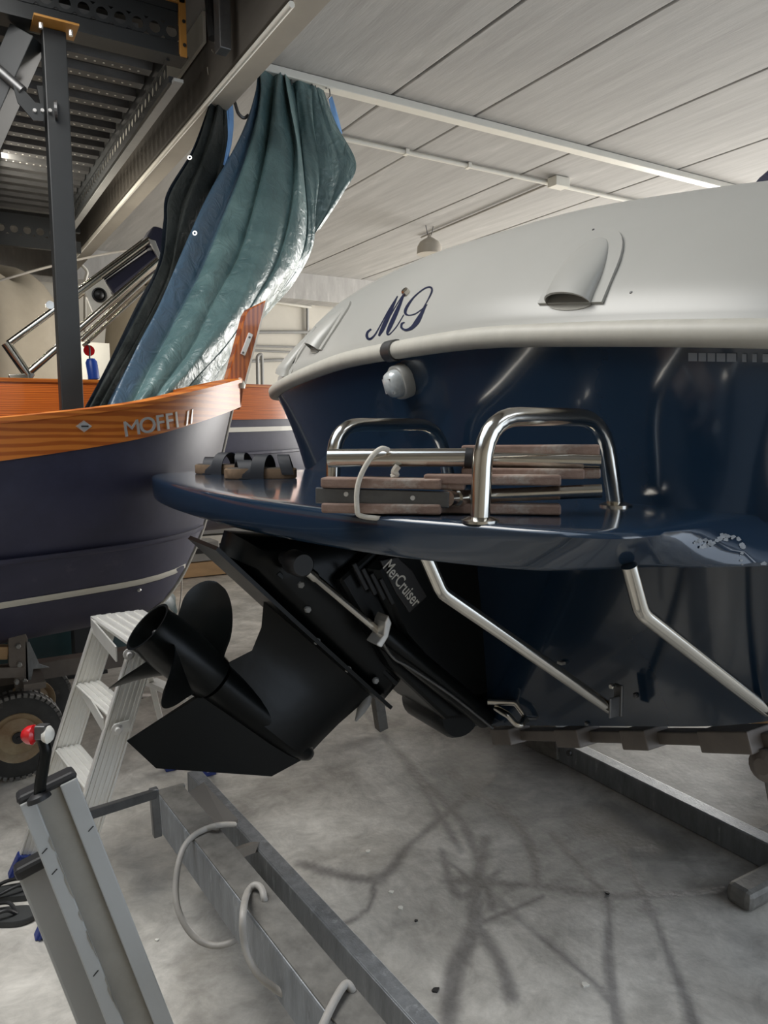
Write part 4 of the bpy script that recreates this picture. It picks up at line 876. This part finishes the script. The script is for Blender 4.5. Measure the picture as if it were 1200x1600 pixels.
dt = sheet('tarpaulin', [
  [(338, 132, 5.3), (322, 180, 5.25), (300, 240, 5.2), (262, 305, 5.1), (258, 350, 5.0), (250, 410, 4.9), (215, 480, 4.6), (170, 570, 4.3), (128, 648, 4.15)],
  [(346, 130, 5.3), (340, 190, 5.2), (325, 250, 5.2), (300, 320, 5.1), (285, 370, 5.0), (270, 430, 4.9), (235, 500, 4.6), (185, 585, 4.3), (150, 648, 4.15)],
  [(352, 134, 5.35), (358, 190, 5.3), (360, 240, 5.3), (345, 320, 5.25), (318, 390, 5.1), (285, 460, 4.9), (245, 530, 4.6), (205, 600, 4.35), (185, 645, 4.2)]],
  TD, 'dark grey tarpaulin hanging from the girder left of the green one', 'tarpaulin', 60, 90, .05, 3.5, 2)
bs = sheet('blue_fold', [[(349, 128, 5.33), (354, 170, 5.28), (356, 215, 5.26), (348, 262, 5.25)], [(361, 140, 5.37), (365, 180, 5.3), (362, 225, 5.28), (351, 264, 5.25)]], mat('light_blue_tarpaulin', (.16, .33, .62), .45, var=.2, vscale=9), None, None, 14, 30, .012, 2, 1, dt)
bs['label'] = 'light blue reverse side of the sheet'
gt = sheet('tarpaulin', [
  [(404, 108, 5.56), (398, 150, 5.5), (380, 205, 5.42), (338, 284, 5.2), (296, 370, 4.95), (254, 470, 4.65), (214, 545, 4.38), (180, 610, 4.2), (165, 645, 4.13)],
  [(408, 112, 5.56), (412, 150, 5.45), (402, 220, 5.35), (380, 300, 5.15), (350, 380, 4.95), (312, 450, 4.7), (262, 540, 4.4), (222, 610, 4.2), (200, 645, 4.12)],
  [(436, 116, 5.56), (432, 160, 5.42), (425, 230, 5.3), (410, 310, 5.1), (384, 390, 4.9), (345, 460, 4.65), (300, 540, 4.35), (250, 605, 4.18), (228, 640, 4.12)],
  [(444, 118, 5.56), (452, 170, 5.35), (460, 240, 5.22), (450, 320, 5.05), (424, 400, 4.85), (385, 470, 4.6), (338, 540, 4.35), (285, 600, 4.2), (258, 634, 4.15)],
  [(450, 122, 5.56), (462, 190, 5.35), (474, 270, 5.22), (474, 340, 5.1), (455, 410, 4.95), (415, 470, 4.75), (365, 540, 4.5), (318, 595, 4.3), (295, 628, 4.22)],
  [(466, 126, 5.6), (470, 190, 5.5), (477, 275, 5.3), (482, 340, 5.2), (473, 400, 5.1), (438, 455, 4.95), (392, 515, 4.7), (345, 580, 4.45), (318, 622, 4.3)],
  [(488, 134, 5.58), (490, 190, 5.42), (500, 260, 5.32), (495, 330, 5.25), (490, 385, 5.2), (462, 440, 5.1), (416, 490, 4.95), (365, 560, 4.7), (338, 610, 4.45)]],
  TG, 'large green tarpaulin hanging from the white trunking over the open boat', 'tarpaulin', 170, 130, .10, 5.2, 5)
g2 = sheet('hanging_flap', [
  [(470, 128, 5.66), (474, 200, 5.6), (478, 280, 5.5), (478, 350, 5.4), (474, 378, 5.35)],
  [(490, 134, 5.56), (496, 190, 5.5), (500, 260, 5.45), (495, 330, 5.4), (482, 376, 5.35)],
  [(498, 138, 5.58), (515, 195, 5.5), (530, 255, 5.45), (515, 320, 5.4), (492, 365, 5.35)],
  [(506, 142, 5.6), (526, 195, 5.55), (557, 257, 5.5), (538, 300, 5.45), (500, 358, 5.4)]],
  TG, None, None, 50, 60, .03, 2.3, 3, gt)
for (x0, y0, x1, y1) in ((494, 130, 488, 120), (515, 150, 512, 132)): pass
bt = sheet('blue_tie', [[(513, 152, 5.6), (520, 185, 5.58), (532, 212, 5.57)], [(519, 150, 5.6), (528, 180, 5.6), (535, 208, 5.6)]], bpy.data.materials['light_blue_tarpaulin'], None, None, 8, 14, .01, 1, 1, gt)
for x, y in ((313, 377), (305, 262), (461, 428)):
    dd_ = P(x, y, Y=4.9 if y > 300 else 5.1); MB().lathe(dd_-CF*.14, -CF, [(0, .016), (.003, .014), (.003, .008)], 14, False).build('eyelet', 'chrome', gt if x != 305 else dt)
for i, (x, xt) in enumerate(((405, 404), (440, 440), (452, 452), (468, 470), (490, 490), (512, 512))):
    q = P(x, 112+(x-405)*.3, Y=5.56); o = MB().tube(cr([q+Vector((0, 0, -.05)), q+Vector((.02, 0, -.02)), Vector((q.x+.01, 5.56, ZC-.05)), Vector((q.x-.02, 5.55, ZC-.07))], 14), .005, 6).build('tarp_hook', 'dsteel', gt)
for i, (a, m_, b) in enumerate((((340, 132), (338, 90), (335, 62)), ((352, 130), (345, 100), (331, 78)), ((333, 134), (326, 118), (324, 105)))):
    MB().tube(cr([P(*a, Y=5.3), P(*m_, Y=5.1), P(*b, X=1.7)], 16), .003, 5).build('tie_string', 'cord', dt)
MB().tube([P(364, 150, Y=5.5), P(372, 178, Y=5.45), P(381, 186, Y=5.45), P(388, 180, Y=5.45)], .012, 8, .05).build('pipe_clip', 'dsteel', gt)

# ------------------------------------------------------------------ aluminium step ladder
sl_ = thing('step_ladder', (.45, 2.75, 0), 'aluminium step ladder with ribbed treads and blue feet behind the propeller', 'step ladder')
TL, TR = P(150, 974, Y=2.80), P(206, 1000, Y=2.42); TR.z = TL.z = (TL.z+TR.z)/2
FL, FR = Vector((.165, 2.80, 0)), Vector((.205, 2.40, 0))
HX = Vector((1, 0, 0))
def rail(f, t, name='front_rail'):
    e = (t-f).normalized(); sd = Vector((0, 1, 0)); wv = e.cross(sd).normalized(); wv = wv if wv.x > 0 else -wv
    mb = MB(); mb.box((f+t)/2+wv*.036, ((t-f).length, .006, .078), (e, sd, wv))
    for dw in (0, .078): mb.box((f+t)/2+wv*(dw-.003), ((t-f).length, .024, .006), (e, sd, wv))
    for k in range(5):
        mb.box((f+t)/2+wv*(.007+k*.0145)-sd*.004, ((t-f).length, .004, .007), (e, sd, wv))
    o = mb.build(name, 'alu', sl_, bevel=.001)
    f2 = f; u = e; q = [f2+wv*(-.01)-sd*.02, f2+wv*.088-sd*.02, f2+wv*.088+sd*.02, f2-wv*.01+sd*.02]
    low = [Vector((p.x, p.y, .001)) for p in q]; hi = [p+u*.075 for p in q]
    low = [p+Vector((-.012 if i in (0, 3) else .012, 0, 0)) for i, p in enumerate(low)]
    ft = MB().loft([low, hi], True, True).build('rubber_foot', 'blue', o, bevel=.004)
    for k in range(5): MB().bar(low[0].lerp(low[1], .1+k*.2)-sd*.003+EZ*.004, hi[0].lerp(hi[1], .1+k*.2)-sd*.003, .006, .008, sd).build('foot_rib', 'blue', o)
    return e, wv
eL, wL = rail(FL, TL); eR, wR = rail(FR, TR)
def tread(t, dx, wd, ov=0):
    a, b = FL.lerp(TL, t), FR.lerp(TR, t); a = a+wL*dx; b = b+wR*dx; b.z = a.z
    o = MB().bar(Vector((a.x+wd/2, a.y-.004, a.z)), Vector((b.x+wd/2, b.y+.004, b.z)), wd, .006).box(((a.x+b.x)/2+.002, (a.y+b.y)/2, a.z-.02), (.005, (a-b).length-.006, .045)).build('tread', 'alu', sl_)
    for k in range(4):
        MB().bar(Vector((a.x+wd*(.14+.24*k), a.y-.012, a.z+.005)), Vector((b.x+wd*(.14+.24*k), b.y+.012, b.z+.005)), wd*.13, .006).build('tread_rib', 'alu', o)
for t in (.23, .485, .74): tread(t, .0, .085)
tp = MB().prism([Vector((TL.x-.015, TL.y+.02, TL.z)), Vector((TR.x-.015, TR.y-.02, TL.z)), Vector((TR.x+.17, TR.y-.02, TL.z)), Vector((TL.x+.17, TL.y+.02, TL.z))], (0, 0, .012)).box((TL.x-.012, (TL.y+TR.y)/2, TL.z-.02), (.006, .42, .05)).build('top_platform', 'alu', sl_, bevel=.002)
for k in range(5): MB().bar(Vector((TL.x+.01+.033*k, TL.y, TL.z+.014)), Vector((TR.x+.01+.033*k, TR.y, TL.z+.014)), .016, .008).build('tread_rib', 'alu', tp)
RL, RR = Vector((.86, 3.34, 0)), Vector((.99, 3.20, 0))
for f, t in ((RL, TL+Vector((.14, .0, -.02))), (RR, TR+Vector((.15, .02, -.02)))):
    o = MB().bar(f+EZ*.03, t, .05, .022, (1, 0, 0)).build('rear_rail', 'alu', sl_, bevel=.002)
    MB().box(f+EZ*.03, (.06, .05, .06)).build('rubber_foot', 'blue', o, bevel=.005)
r0, r1 = RL.lerp(TL+Vector((.14, 0, 0)), .62), RR.lerp(TR+Vector((.15, 0, 0)), .62)
MB().bar(r0, r1, .05, .02).build('rear_crossbar', 'alu', sl_)
for q in (P(201, 1022, Y=2.395), P(183, 1139, Y=2.39)): MB().lathe(q, -DY, [(0, .018), (.006, .018), (.008, .009), (.02, .008)], 14).build('pivot_bolt', 'chrome', sl_, smooth=True)
MB().bar(P(178, 1140, Y=2.392), P(203, 1133, Y=2.392), .004, .035).build('stay_plate', 'alu', sl_)
# ------------------------------------------------------------------ grey mast leaning at the lower left
mp_ = thing('support_mast', (.3, 1.6, 0), 'grey painted twin profile mast with chipped paint and red knob at lower left', 'mast')
TT, BB = P(76, 1236, d=1.68), P(223, 1608, d=1.70)
ed = (BB-TT).normalized(); kf = (0-TT.z)/ed.z; BB = TT+ed*(kf-.01)
vw = (CO-(TT+BB)/2).normalized(); sd_ = ed.cross(vw).normalized()
if sd_.dot(CR) < 0: sd_ = -sd_
nv = sd_.cross(ed).normalized(); nv = nv if nv.dot(vw) > 0 else -nv
mid_ = (TT+BB)/2; ln_ = (BB-TT).length; ax3 = (ed, sd_, nv)
MB().box(mid_-nv*.05, (ln_, .124, .07), ax3).box(mid_-sd_*.046-nv*.006, (ln_, .032, .02), ax3).box(mid_+sd_*.043-nv*.006, (ln_, .038, .02), ax3).build('front_profile', 'pole', mp_, bevel=.003)
MB().box(mid_-sd_*.003-nv*.0145, (ln_*.998, .056, .002), ax3).build('profile_groove', 'poled', mp_, label='bare darker groove')
cp_ = MB().box(TT-nv*.045-ed*.006, (.02, .13, .09), ax3).build('end_cap', 'blackm', mp_, bevel=.012)
T2 = P(72, 1345, d=1.78); of = T2-TT; of = of-ed*of.dot(ed)
t2 = TT+ed*((T2-TT).dot(ed))+of-sd_*.005; l2 = (BB-t2).dot(ed)-.03
MB().box(t2+ed*l2/2-nv*.03, (l2, .12, .05), ax3).build('rear_profile', 'pole', mp_, bevel=.006)
MB().box(t2-nv*.03-ed*.0, (.03, .13, .07), ax3).build('end_cap', 'blackm', mp_, bevel=.01)
for k, mm in ((.035, 'red'), (.075, 'red')): MB().box(t2+ed*k+sd_*.055+nv*.02, (.05, .01, .02), ax3).build('guide_block', mm, mp_, bevel=.003)
# worn edge: paint chips along the inner lip
rc = random.Random(5)
for k in range(11):
    u = .12+.5*rc.random(); q = TT+ed*(u*ln_)-sd_*.0305+nv*.0045
    w0 = rc.uniform(.006, .03); dp_ = rc.uniform(.002, .006); MB().prism([q-ed*w0, q-ed*w0*.4-sd_*dp_, q+ed*w0*.7-sd_*dp_*.8, q+ed*w0*1.3], nv*.0006).build('paint_chip', 'poled', mp_)
for u, w_ in ((.145, -.05), (.21, -.047), (.15, .05), (.52, -.045)):
    q = TT+ed*(u*ln_)+sd_*w_+nv*.0045; MB().prism([q-ed*.002+sd_*.008, q+ed*.004-sd_*.006, q+ed*.002-sd_*.007, q-ed*.004+sd_*.006], nv*.0006).build('paint_nick', 'blackm', mp_)
hp_ = [P(62, 1245, d=1.665), P(63, 1225, d=1.66), P(72, 1172, d=1.65), P(66, 1150, d=1.65), P(50, 1146, d=1.65)]
hd = MB().tube(hp_, .0125, 14, .03).build('handle', 'black', mp_, smooth=True)
MB().lathe(P(62, 1250, d=1.66), -ed, [(0, .026), (.01, .024), (.016, .015)], 16).build('handle_collar', 'blackm', hd, smooth=True)
MB().lathe(P(58, 1148, d=1.65), -CR, [(0, .012), (.008, .022), (.02, .02), (.03, .013), (.034, .004)], 16).build('red_knob', 'red', hd, smooth=True, label='shiny red knob')
MB().lathe(P(69, 1148, d=1.65), CR, [(0, .016), (.01, .02), (.018, .012), (.02, .004)], 16).build('white_knob', 'whitep', hd, smooth=True, label='cream knob end')
MB().box(P(66, 1143, d=1.65), (.024, .03, .03), (CR, CF, CU)).build('knob_bracket', 'dsteel', hd, bevel=.003)
# Z crank between the mast and the beam
ck = MB().bar(P(98, 1285, d=1.72), P(242, 1240, d=2.0), .022, .022).bar(P(240, 1232, d=2.0), P(246, 1306, d=2.02), .022, .022, (1, 0, 0)).build('crank_bar', 'dsteel', mp_, bevel=.003, label='dark bent square bar')
# ------------------------------------------------------------------ galvanised cradle under the motor boat
cr_ = thing('boat_cradle', (1.7, 1.9, 0), 'galvanised steel boat cradle lying on the floor under the motor boat', 'cradle')
B0, B1 = Vector((.60, 2.36, .33)), Vector((.72, -.25, .33))
e_ = (B1-B0).normalized()
MB().bar(B0, B1, .088, .125).build('square_beam', 'galv', cr_, bevel=.008)
MB().bar(B0-e_*.004, B0+e_*.012, .1, .135).build('end_plate', 'galvt', cr_, bevel=.006)
MB().bar(B0+EZ*.064, B1+EZ*.064, .08, .004).build('beam_top', 'galvt', cr_, label='darker top face')  # top face laid on in a darker tone than the sides
A0, A1 = Vector((.865, 3.06, .05)), Vector((.995, .2, .05))
MB().bar(A0, A1, .02, .10).box((A0+A1)/2+Vector((.02, 0, .048)), ((A1-A0).length, .05, .006), ((A1-A0).normalized(), Vector((1, .045, 0)).normalized(), EZ)).build('angle_beam', 'galv', cr_, bevel=.002)
MB().prism([P(282, 1246, Z=.37), P(318, 1222, Z=.30), P(372, 1280, Z=.18), P(352, 1288, Z=.26), P(312, 1296, Z=.36)], (0, 0, -.012)).build('gusset_plate', 'joint', cr_)
MB().bar(P(350, 1340, Z=.28), P(400, 1322, Z=.08), .03, .03).build('cross_stay', 'girder', cr_)
for y in (.0, 1.2): MB().bar(Vector((.65, y, .27)), Vector((.65, y, 0)), .07, .07, (1, 0, 0)).build('beam_leg', 'galvt', cr_) if y < .3 else None
MB().bar(Vector((.65, .1, .05)), Vector((1.0, .25, .05)), .07, .07).build('cross_stay', 'galvt', cr_)
G0, G1 = Vector((2.46, 2.55, .05)), Vector((2.46, 1.28, .05))
MB().bar(G0, G1, .07, .10).build('side_rail', 'galv', cr_, bevel=.006)
MB().bar(Vector((2.455, 2.47, .09)), Vector((2.47, 2.9, .05)), .09, .16).build('rail_socket', 'galvt', cr_, bevel=.008)
for y in (2.40,): MB().lathe((2.424, y, .07), (-1, 0, 0), [(0, .015), (.01, .013)], 8).build('rail_bolt', 'dsteel', cr_)
MB().box((2.30, 1.375, .035), (.3, .09, .07)).build('foot_block', 'galvt', cr_, bevel=.02)
MB().bar((2.47, 2.9, .05), (2.5, 4.2, .05), .07, .10).build('side_rail', 'galv', cr_, bevel=.006)
# bunk that carries the hull, with stepped pads and a post
def bz(y): return .47+abs(y-CY)*.345
bX = 1.74
MB().bar(Vector((bX, 2.05, bz(2.05)-.06)), Vector((bX, .98, bz(.98)-.06)), .06, .036).build('hull_bunk', 'brown', cr_, bevel=.004)
for y, l in ((1.98, .1), (1.66, .1), (1.40, .09), (1.12, .14)):
    MB().bar(Vector((bX-.03, y+l/2, bz(y+l/2)-.056)), Vector((bX-.03, y-l/2, bz(y-l/2)-.056)), .1, .056).build('bunk_pad', 'brown', cr_, bevel=.004)
MB().bar(Vector((bX, 2.28, bz(2.2)-.075)), Vector((bX, 3.25, bz(3.25)-.075)), .06, .05).build('hull_bunk', 'brown', cr_)
lg = MB().bar(Vector((bX, 1.03, bz(1.0)-.13)), Vector((1.92, .98, .02)), .05, .05, (0, 1, 0)).build('bunk_leg', 'galvt', cr_, bevel=.003)
MB().lathe((bX-.03, 1.03, bz(1.0)-.13), (-1, 0, 0), [(-.02, .04), (.02, .04), (.03, .02)], 18).build('leg_joint', 'brown', lg)
MB().bar(Vector((bX, 3.1, bz(3.1)-.1)), Vector((1.9, 3.2, .02)), .05, .05, (0, 1, 0)).build('bunk_leg', 'galvt', cr_)
for xx in (3.6, 5.6):
    MB().bar(Vector((xx, 2.13, .0)), Vector((xx, 2.13, .47 if xx < 5 else .5)), .2, .14, (1, 0, 0)).build('keel_block', 'board', cr_)
MB().bar(Vector((2.46, 1.5, .045)), Vector((6, 1.6, .045)), .08, .08).bar(Vector((2.46, 2.8, .045)), Vector((6, 2.7, .045)), .08, .08).build('long_rail', 'galvt', cr_)
# grey cable wound round the square beam
def cpt(x, y, Y): return P(x, y, Y=Y)
def top_(x, y, z=.405): return P(x, y, Z=z)
cb = MB().tube(cr([cpt(366, 1288, 2.3), top_(345, 1289), top_(322, 1295), top_(300, 1308, .40), cpt(284, 1332, 1.99), cpt(275, 1375, 1.95), cpt(278, 1420, 1.90), cpt(300, 1460, 1.85), cpt(330, 1477, 1.81), cpt(362, 1472, 1.78), cpt(392, 1446, 1.80)], 60), .0085, 10).build('cable', 'cable', None, smooth=True); tag(cb, 'grey cable in a wide loop hung over the square galvanised beam', 'cable')
c2 = MB().tube(cr([cpt(416, 1420, 1.66), top_(413, 1404, .40), top_(408, 1388, .41), top_(398, 1383, .41), top_(387, 1394, .405), cpt(380, 1425, 1.53), cpt(382, 1475, 1.51), cpt(400, 1518, 1.48), cpt(430, 1545, 1.46), cpt(455, 1556, 1.45), cpt(490, 1562, 1.5)], 60), .0085, 10).build('cable', 'cable', None, smooth=True); tag(c2, 'grey cable looped tightly round the middle of the square beam', 'cable')
c3 = MB().tube(cr([cpt(556, 1562, 1.28), top_(549, 1545, .40), top_(540, 1538, .41), top_(526, 1558, .408), top_(508, 1594, .405), top_(490, 1640, .40), cpt(486, 1700, 1.08)], 40), .0085, 10).build('cable', 'cable', None, smooth=True); tag(c3, 'pale cable end crossing the square beam at the bottom edge', 'cable')
# flip-flops
def flop(c, ang, label):
    c = Vector(c); e = Vector((math.cos(ang), math.sin(ang), 0)); s = Vector((-e.y, e.x, 0)); t = thing('flip_flop', c, label, 'flip-flop')
    ol = [(-.13, 0), (-.115, .032), (-.04, .034), (.05, .045), (.11, .04), (.135, .012), (.13, -.018), (.09, -.04), (.02, -.036), (-.06, -.032), (-.115, -.026)]
    pts = cr([Vector((a, b, 0)) for a, b in ol], 36, True); W = lambda p, z: c+e*p.x+s*p.y+EZ*z
    MB().loft([[W(p*.97, 0) for p in pts], [W(p, .006) for p in pts], [W(p, .016) for p in pts], [W(p*.97, .02) for p in pts]], True, True).build('sole', 'flop', t, smooth=True)
    for sg in (1, -1): MB().tube(cr([W(Vector((.075, 0, 0)), .02), W(Vector((.05, sg*.018, 0)), .045), W(Vector((.0, sg*.035, 0)), .035), W(Vector((-.04, sg*.034, 0)), .018)], 14), .006, 8).build('thong_strap', 'blackm', t, smooth=True)
    MB().prism([W(Vector(p), .0202) for p in ((-.09, -.02, 0), (-.03, -.022, 0), (-.03, -.006, 0), (-.09, -.004, 0))], (0, 0, .0008)).build('yellow_print', 'yellow', t)
q = P(8, 1402, Z=0); flop((q.x, q.y, .001), math.radians(-18), 'dark flip-flop with yellow print nearer the blue ladder foot')
q = P(-12, 1440, Z=0); flop((q.x, q.y, .001), math.radians(-25), 'dark flip-flop at the left edge, nearest the viewer')
# odds and ends on the far floor
tb_ = tag(MB().box((2.62, 7.75, .085), (1.9, .18, .15)).build('timber_beam', 'board', None, bevel=.006), 'pale timber beam lying on the floor right of the navy bow', 'timber')
mb_ = thing('metal_box', (2.15, 8.1, .16), 'grey slotted metal box standing on the timber beyond the navy bow', 'box')
MB().box((2.25, 7.8, .27), (.62, .3, .2)).build('box_body', 'grey', mb_, bevel=.008)
for k in range(3): MB().box((2.02+k*.17, 7.645, .28), (.11, .012, .05)).build('slot', 'blackm', mb_)
pl_ = thing('pallet_stack', (2.5, 8.6, 0), 'stack of grey flat boards beyond the timber beam', 'boards')
for k in range(5): MB().box((2.5+.03*(k % 2), 8.6, .06+k*.115), (1.5, .6, .095)).build('flat_board', 'grey' if k % 2 else 'whitep', pl_, bevel=.005)
wb = thing('white_crate', P(488, 862, Y=6.3), 'white crate with bottles behind the stern drive', 'crate')
q = P(488, 868, Y=6.3)
MB().box(q+Vector((.0, 0, -.12)), (.5, .3, .03)).box(q+Vector((0, -.15, 0)), (.5, .02, .2)).box(q+Vector((0, .15, 0)), (.5, .02, .2)).box(q+Vector((-.25, 0, 0)), (.02, .3, .2)).box(q+Vector((.25, 0, 0)), (.02, .3, .2)).build('crate_body', 'whitep', wb)
MB().box((q.x, 6.3, (q.z-.13)/2), (.4, .26, q.z-.13)).build('crate_stand', 'brown', wb)
for k in range(4): MB().lathe(q+Vector((-.15+k*.09, 0, -.1)), EZ, [(0, .035), (.2, .035), (.24, .015), (.27, .014)], 12).build('bottle', 'bluef' if k % 2 else 'dsteel', wb, smooth=True)
# crumpled dark teal sheet under the launch
rng = random.Random(9); rows = []
for i in range(9):
    u = i/8; rr_ = math.cos(u*math.pi/2)**.6; rows.append([Vector((.75+math.cos(a)*.75*rr_*(1+.12*math.sin(3*a+i)), 5.72+math.sin(a)*.36*rr_, .002+.62*math.sin(u*math.pi/2)*(1+.12*math.sin(5*a+i*.6))+.02*math.sin(11*a+i))) for a in np.linspace(0, 2*math.pi, 56, endpoint=False)])
hb2 = MB().loft(rows, True, True).build('tarpaulin_heap', 'teal', None, smooth=True); tag(hb2, 'dark teal crumpled sheet heaped on the floor behind the step ladder', 'tarpaulin')
vc = MB().tube(cr([P(284, 905, Y=4.2), P(283, 930, Y=4.2), P(280, 960, Y=4.2), P(281, 990, Y=4.3)], 14), .004, 6).build('thin_cord', 'cord', None); tag(vc, 'thin white cord dangling from the forefoot of the navy bow', 'cord')
# small litter on the floor
lit = random.Random(12)
for i, (x, y, r) in enumerate(((575, 1331, .012), (586, 1556, .012), (680, 1548, .012), (612, 1395, .01), (626, 1420, .012), (948, 1396, .01), (233, 1524, .012), (245, 1470, .006), (650, 1440, .006), (915, 1540, .012), (548, 1505, .007), (562, 1527, .008))):
    q = P(x, y, Z=0); V = [Vector((q.x+math.cos(a)*r*lit.uniform(.5, 1.2), q.y+math.sin(a)*r*lit.uniform(.4, 1), .001)) for a in np.linspace(0, 2*math.pi, 7, endpoint=False)]
    o = MB().prism(V, (0, 0, .004)).build('floor_chip', ('whitep', 'blackm')[i in (5, 2, 8)], None)
    tag(o, ('pale chip beside the angle beam near the dark stain fork', 'pale chip beside the lower end of the angle beam', 'black round spot of dirt on the floor right of the angle beam', 'pale chip right of the angle beam, above the larger one', 'larger pale chip right of the angle beam', 'black chip where two wet tracks meet under the stern', 'pale chip between the grey mast and the square beam, lower one', 'tiny pale chip between the grey mast and the square beam, upper one', 'black speck right of the debris by the angle beam', 'pale chip on the floor among wet tracks at the bottom', 'small pale chip left of the angle beam, upper one', 'small pale chip left of the angle beam, lower one')[i], 'debris', 'debris chips on the floor')
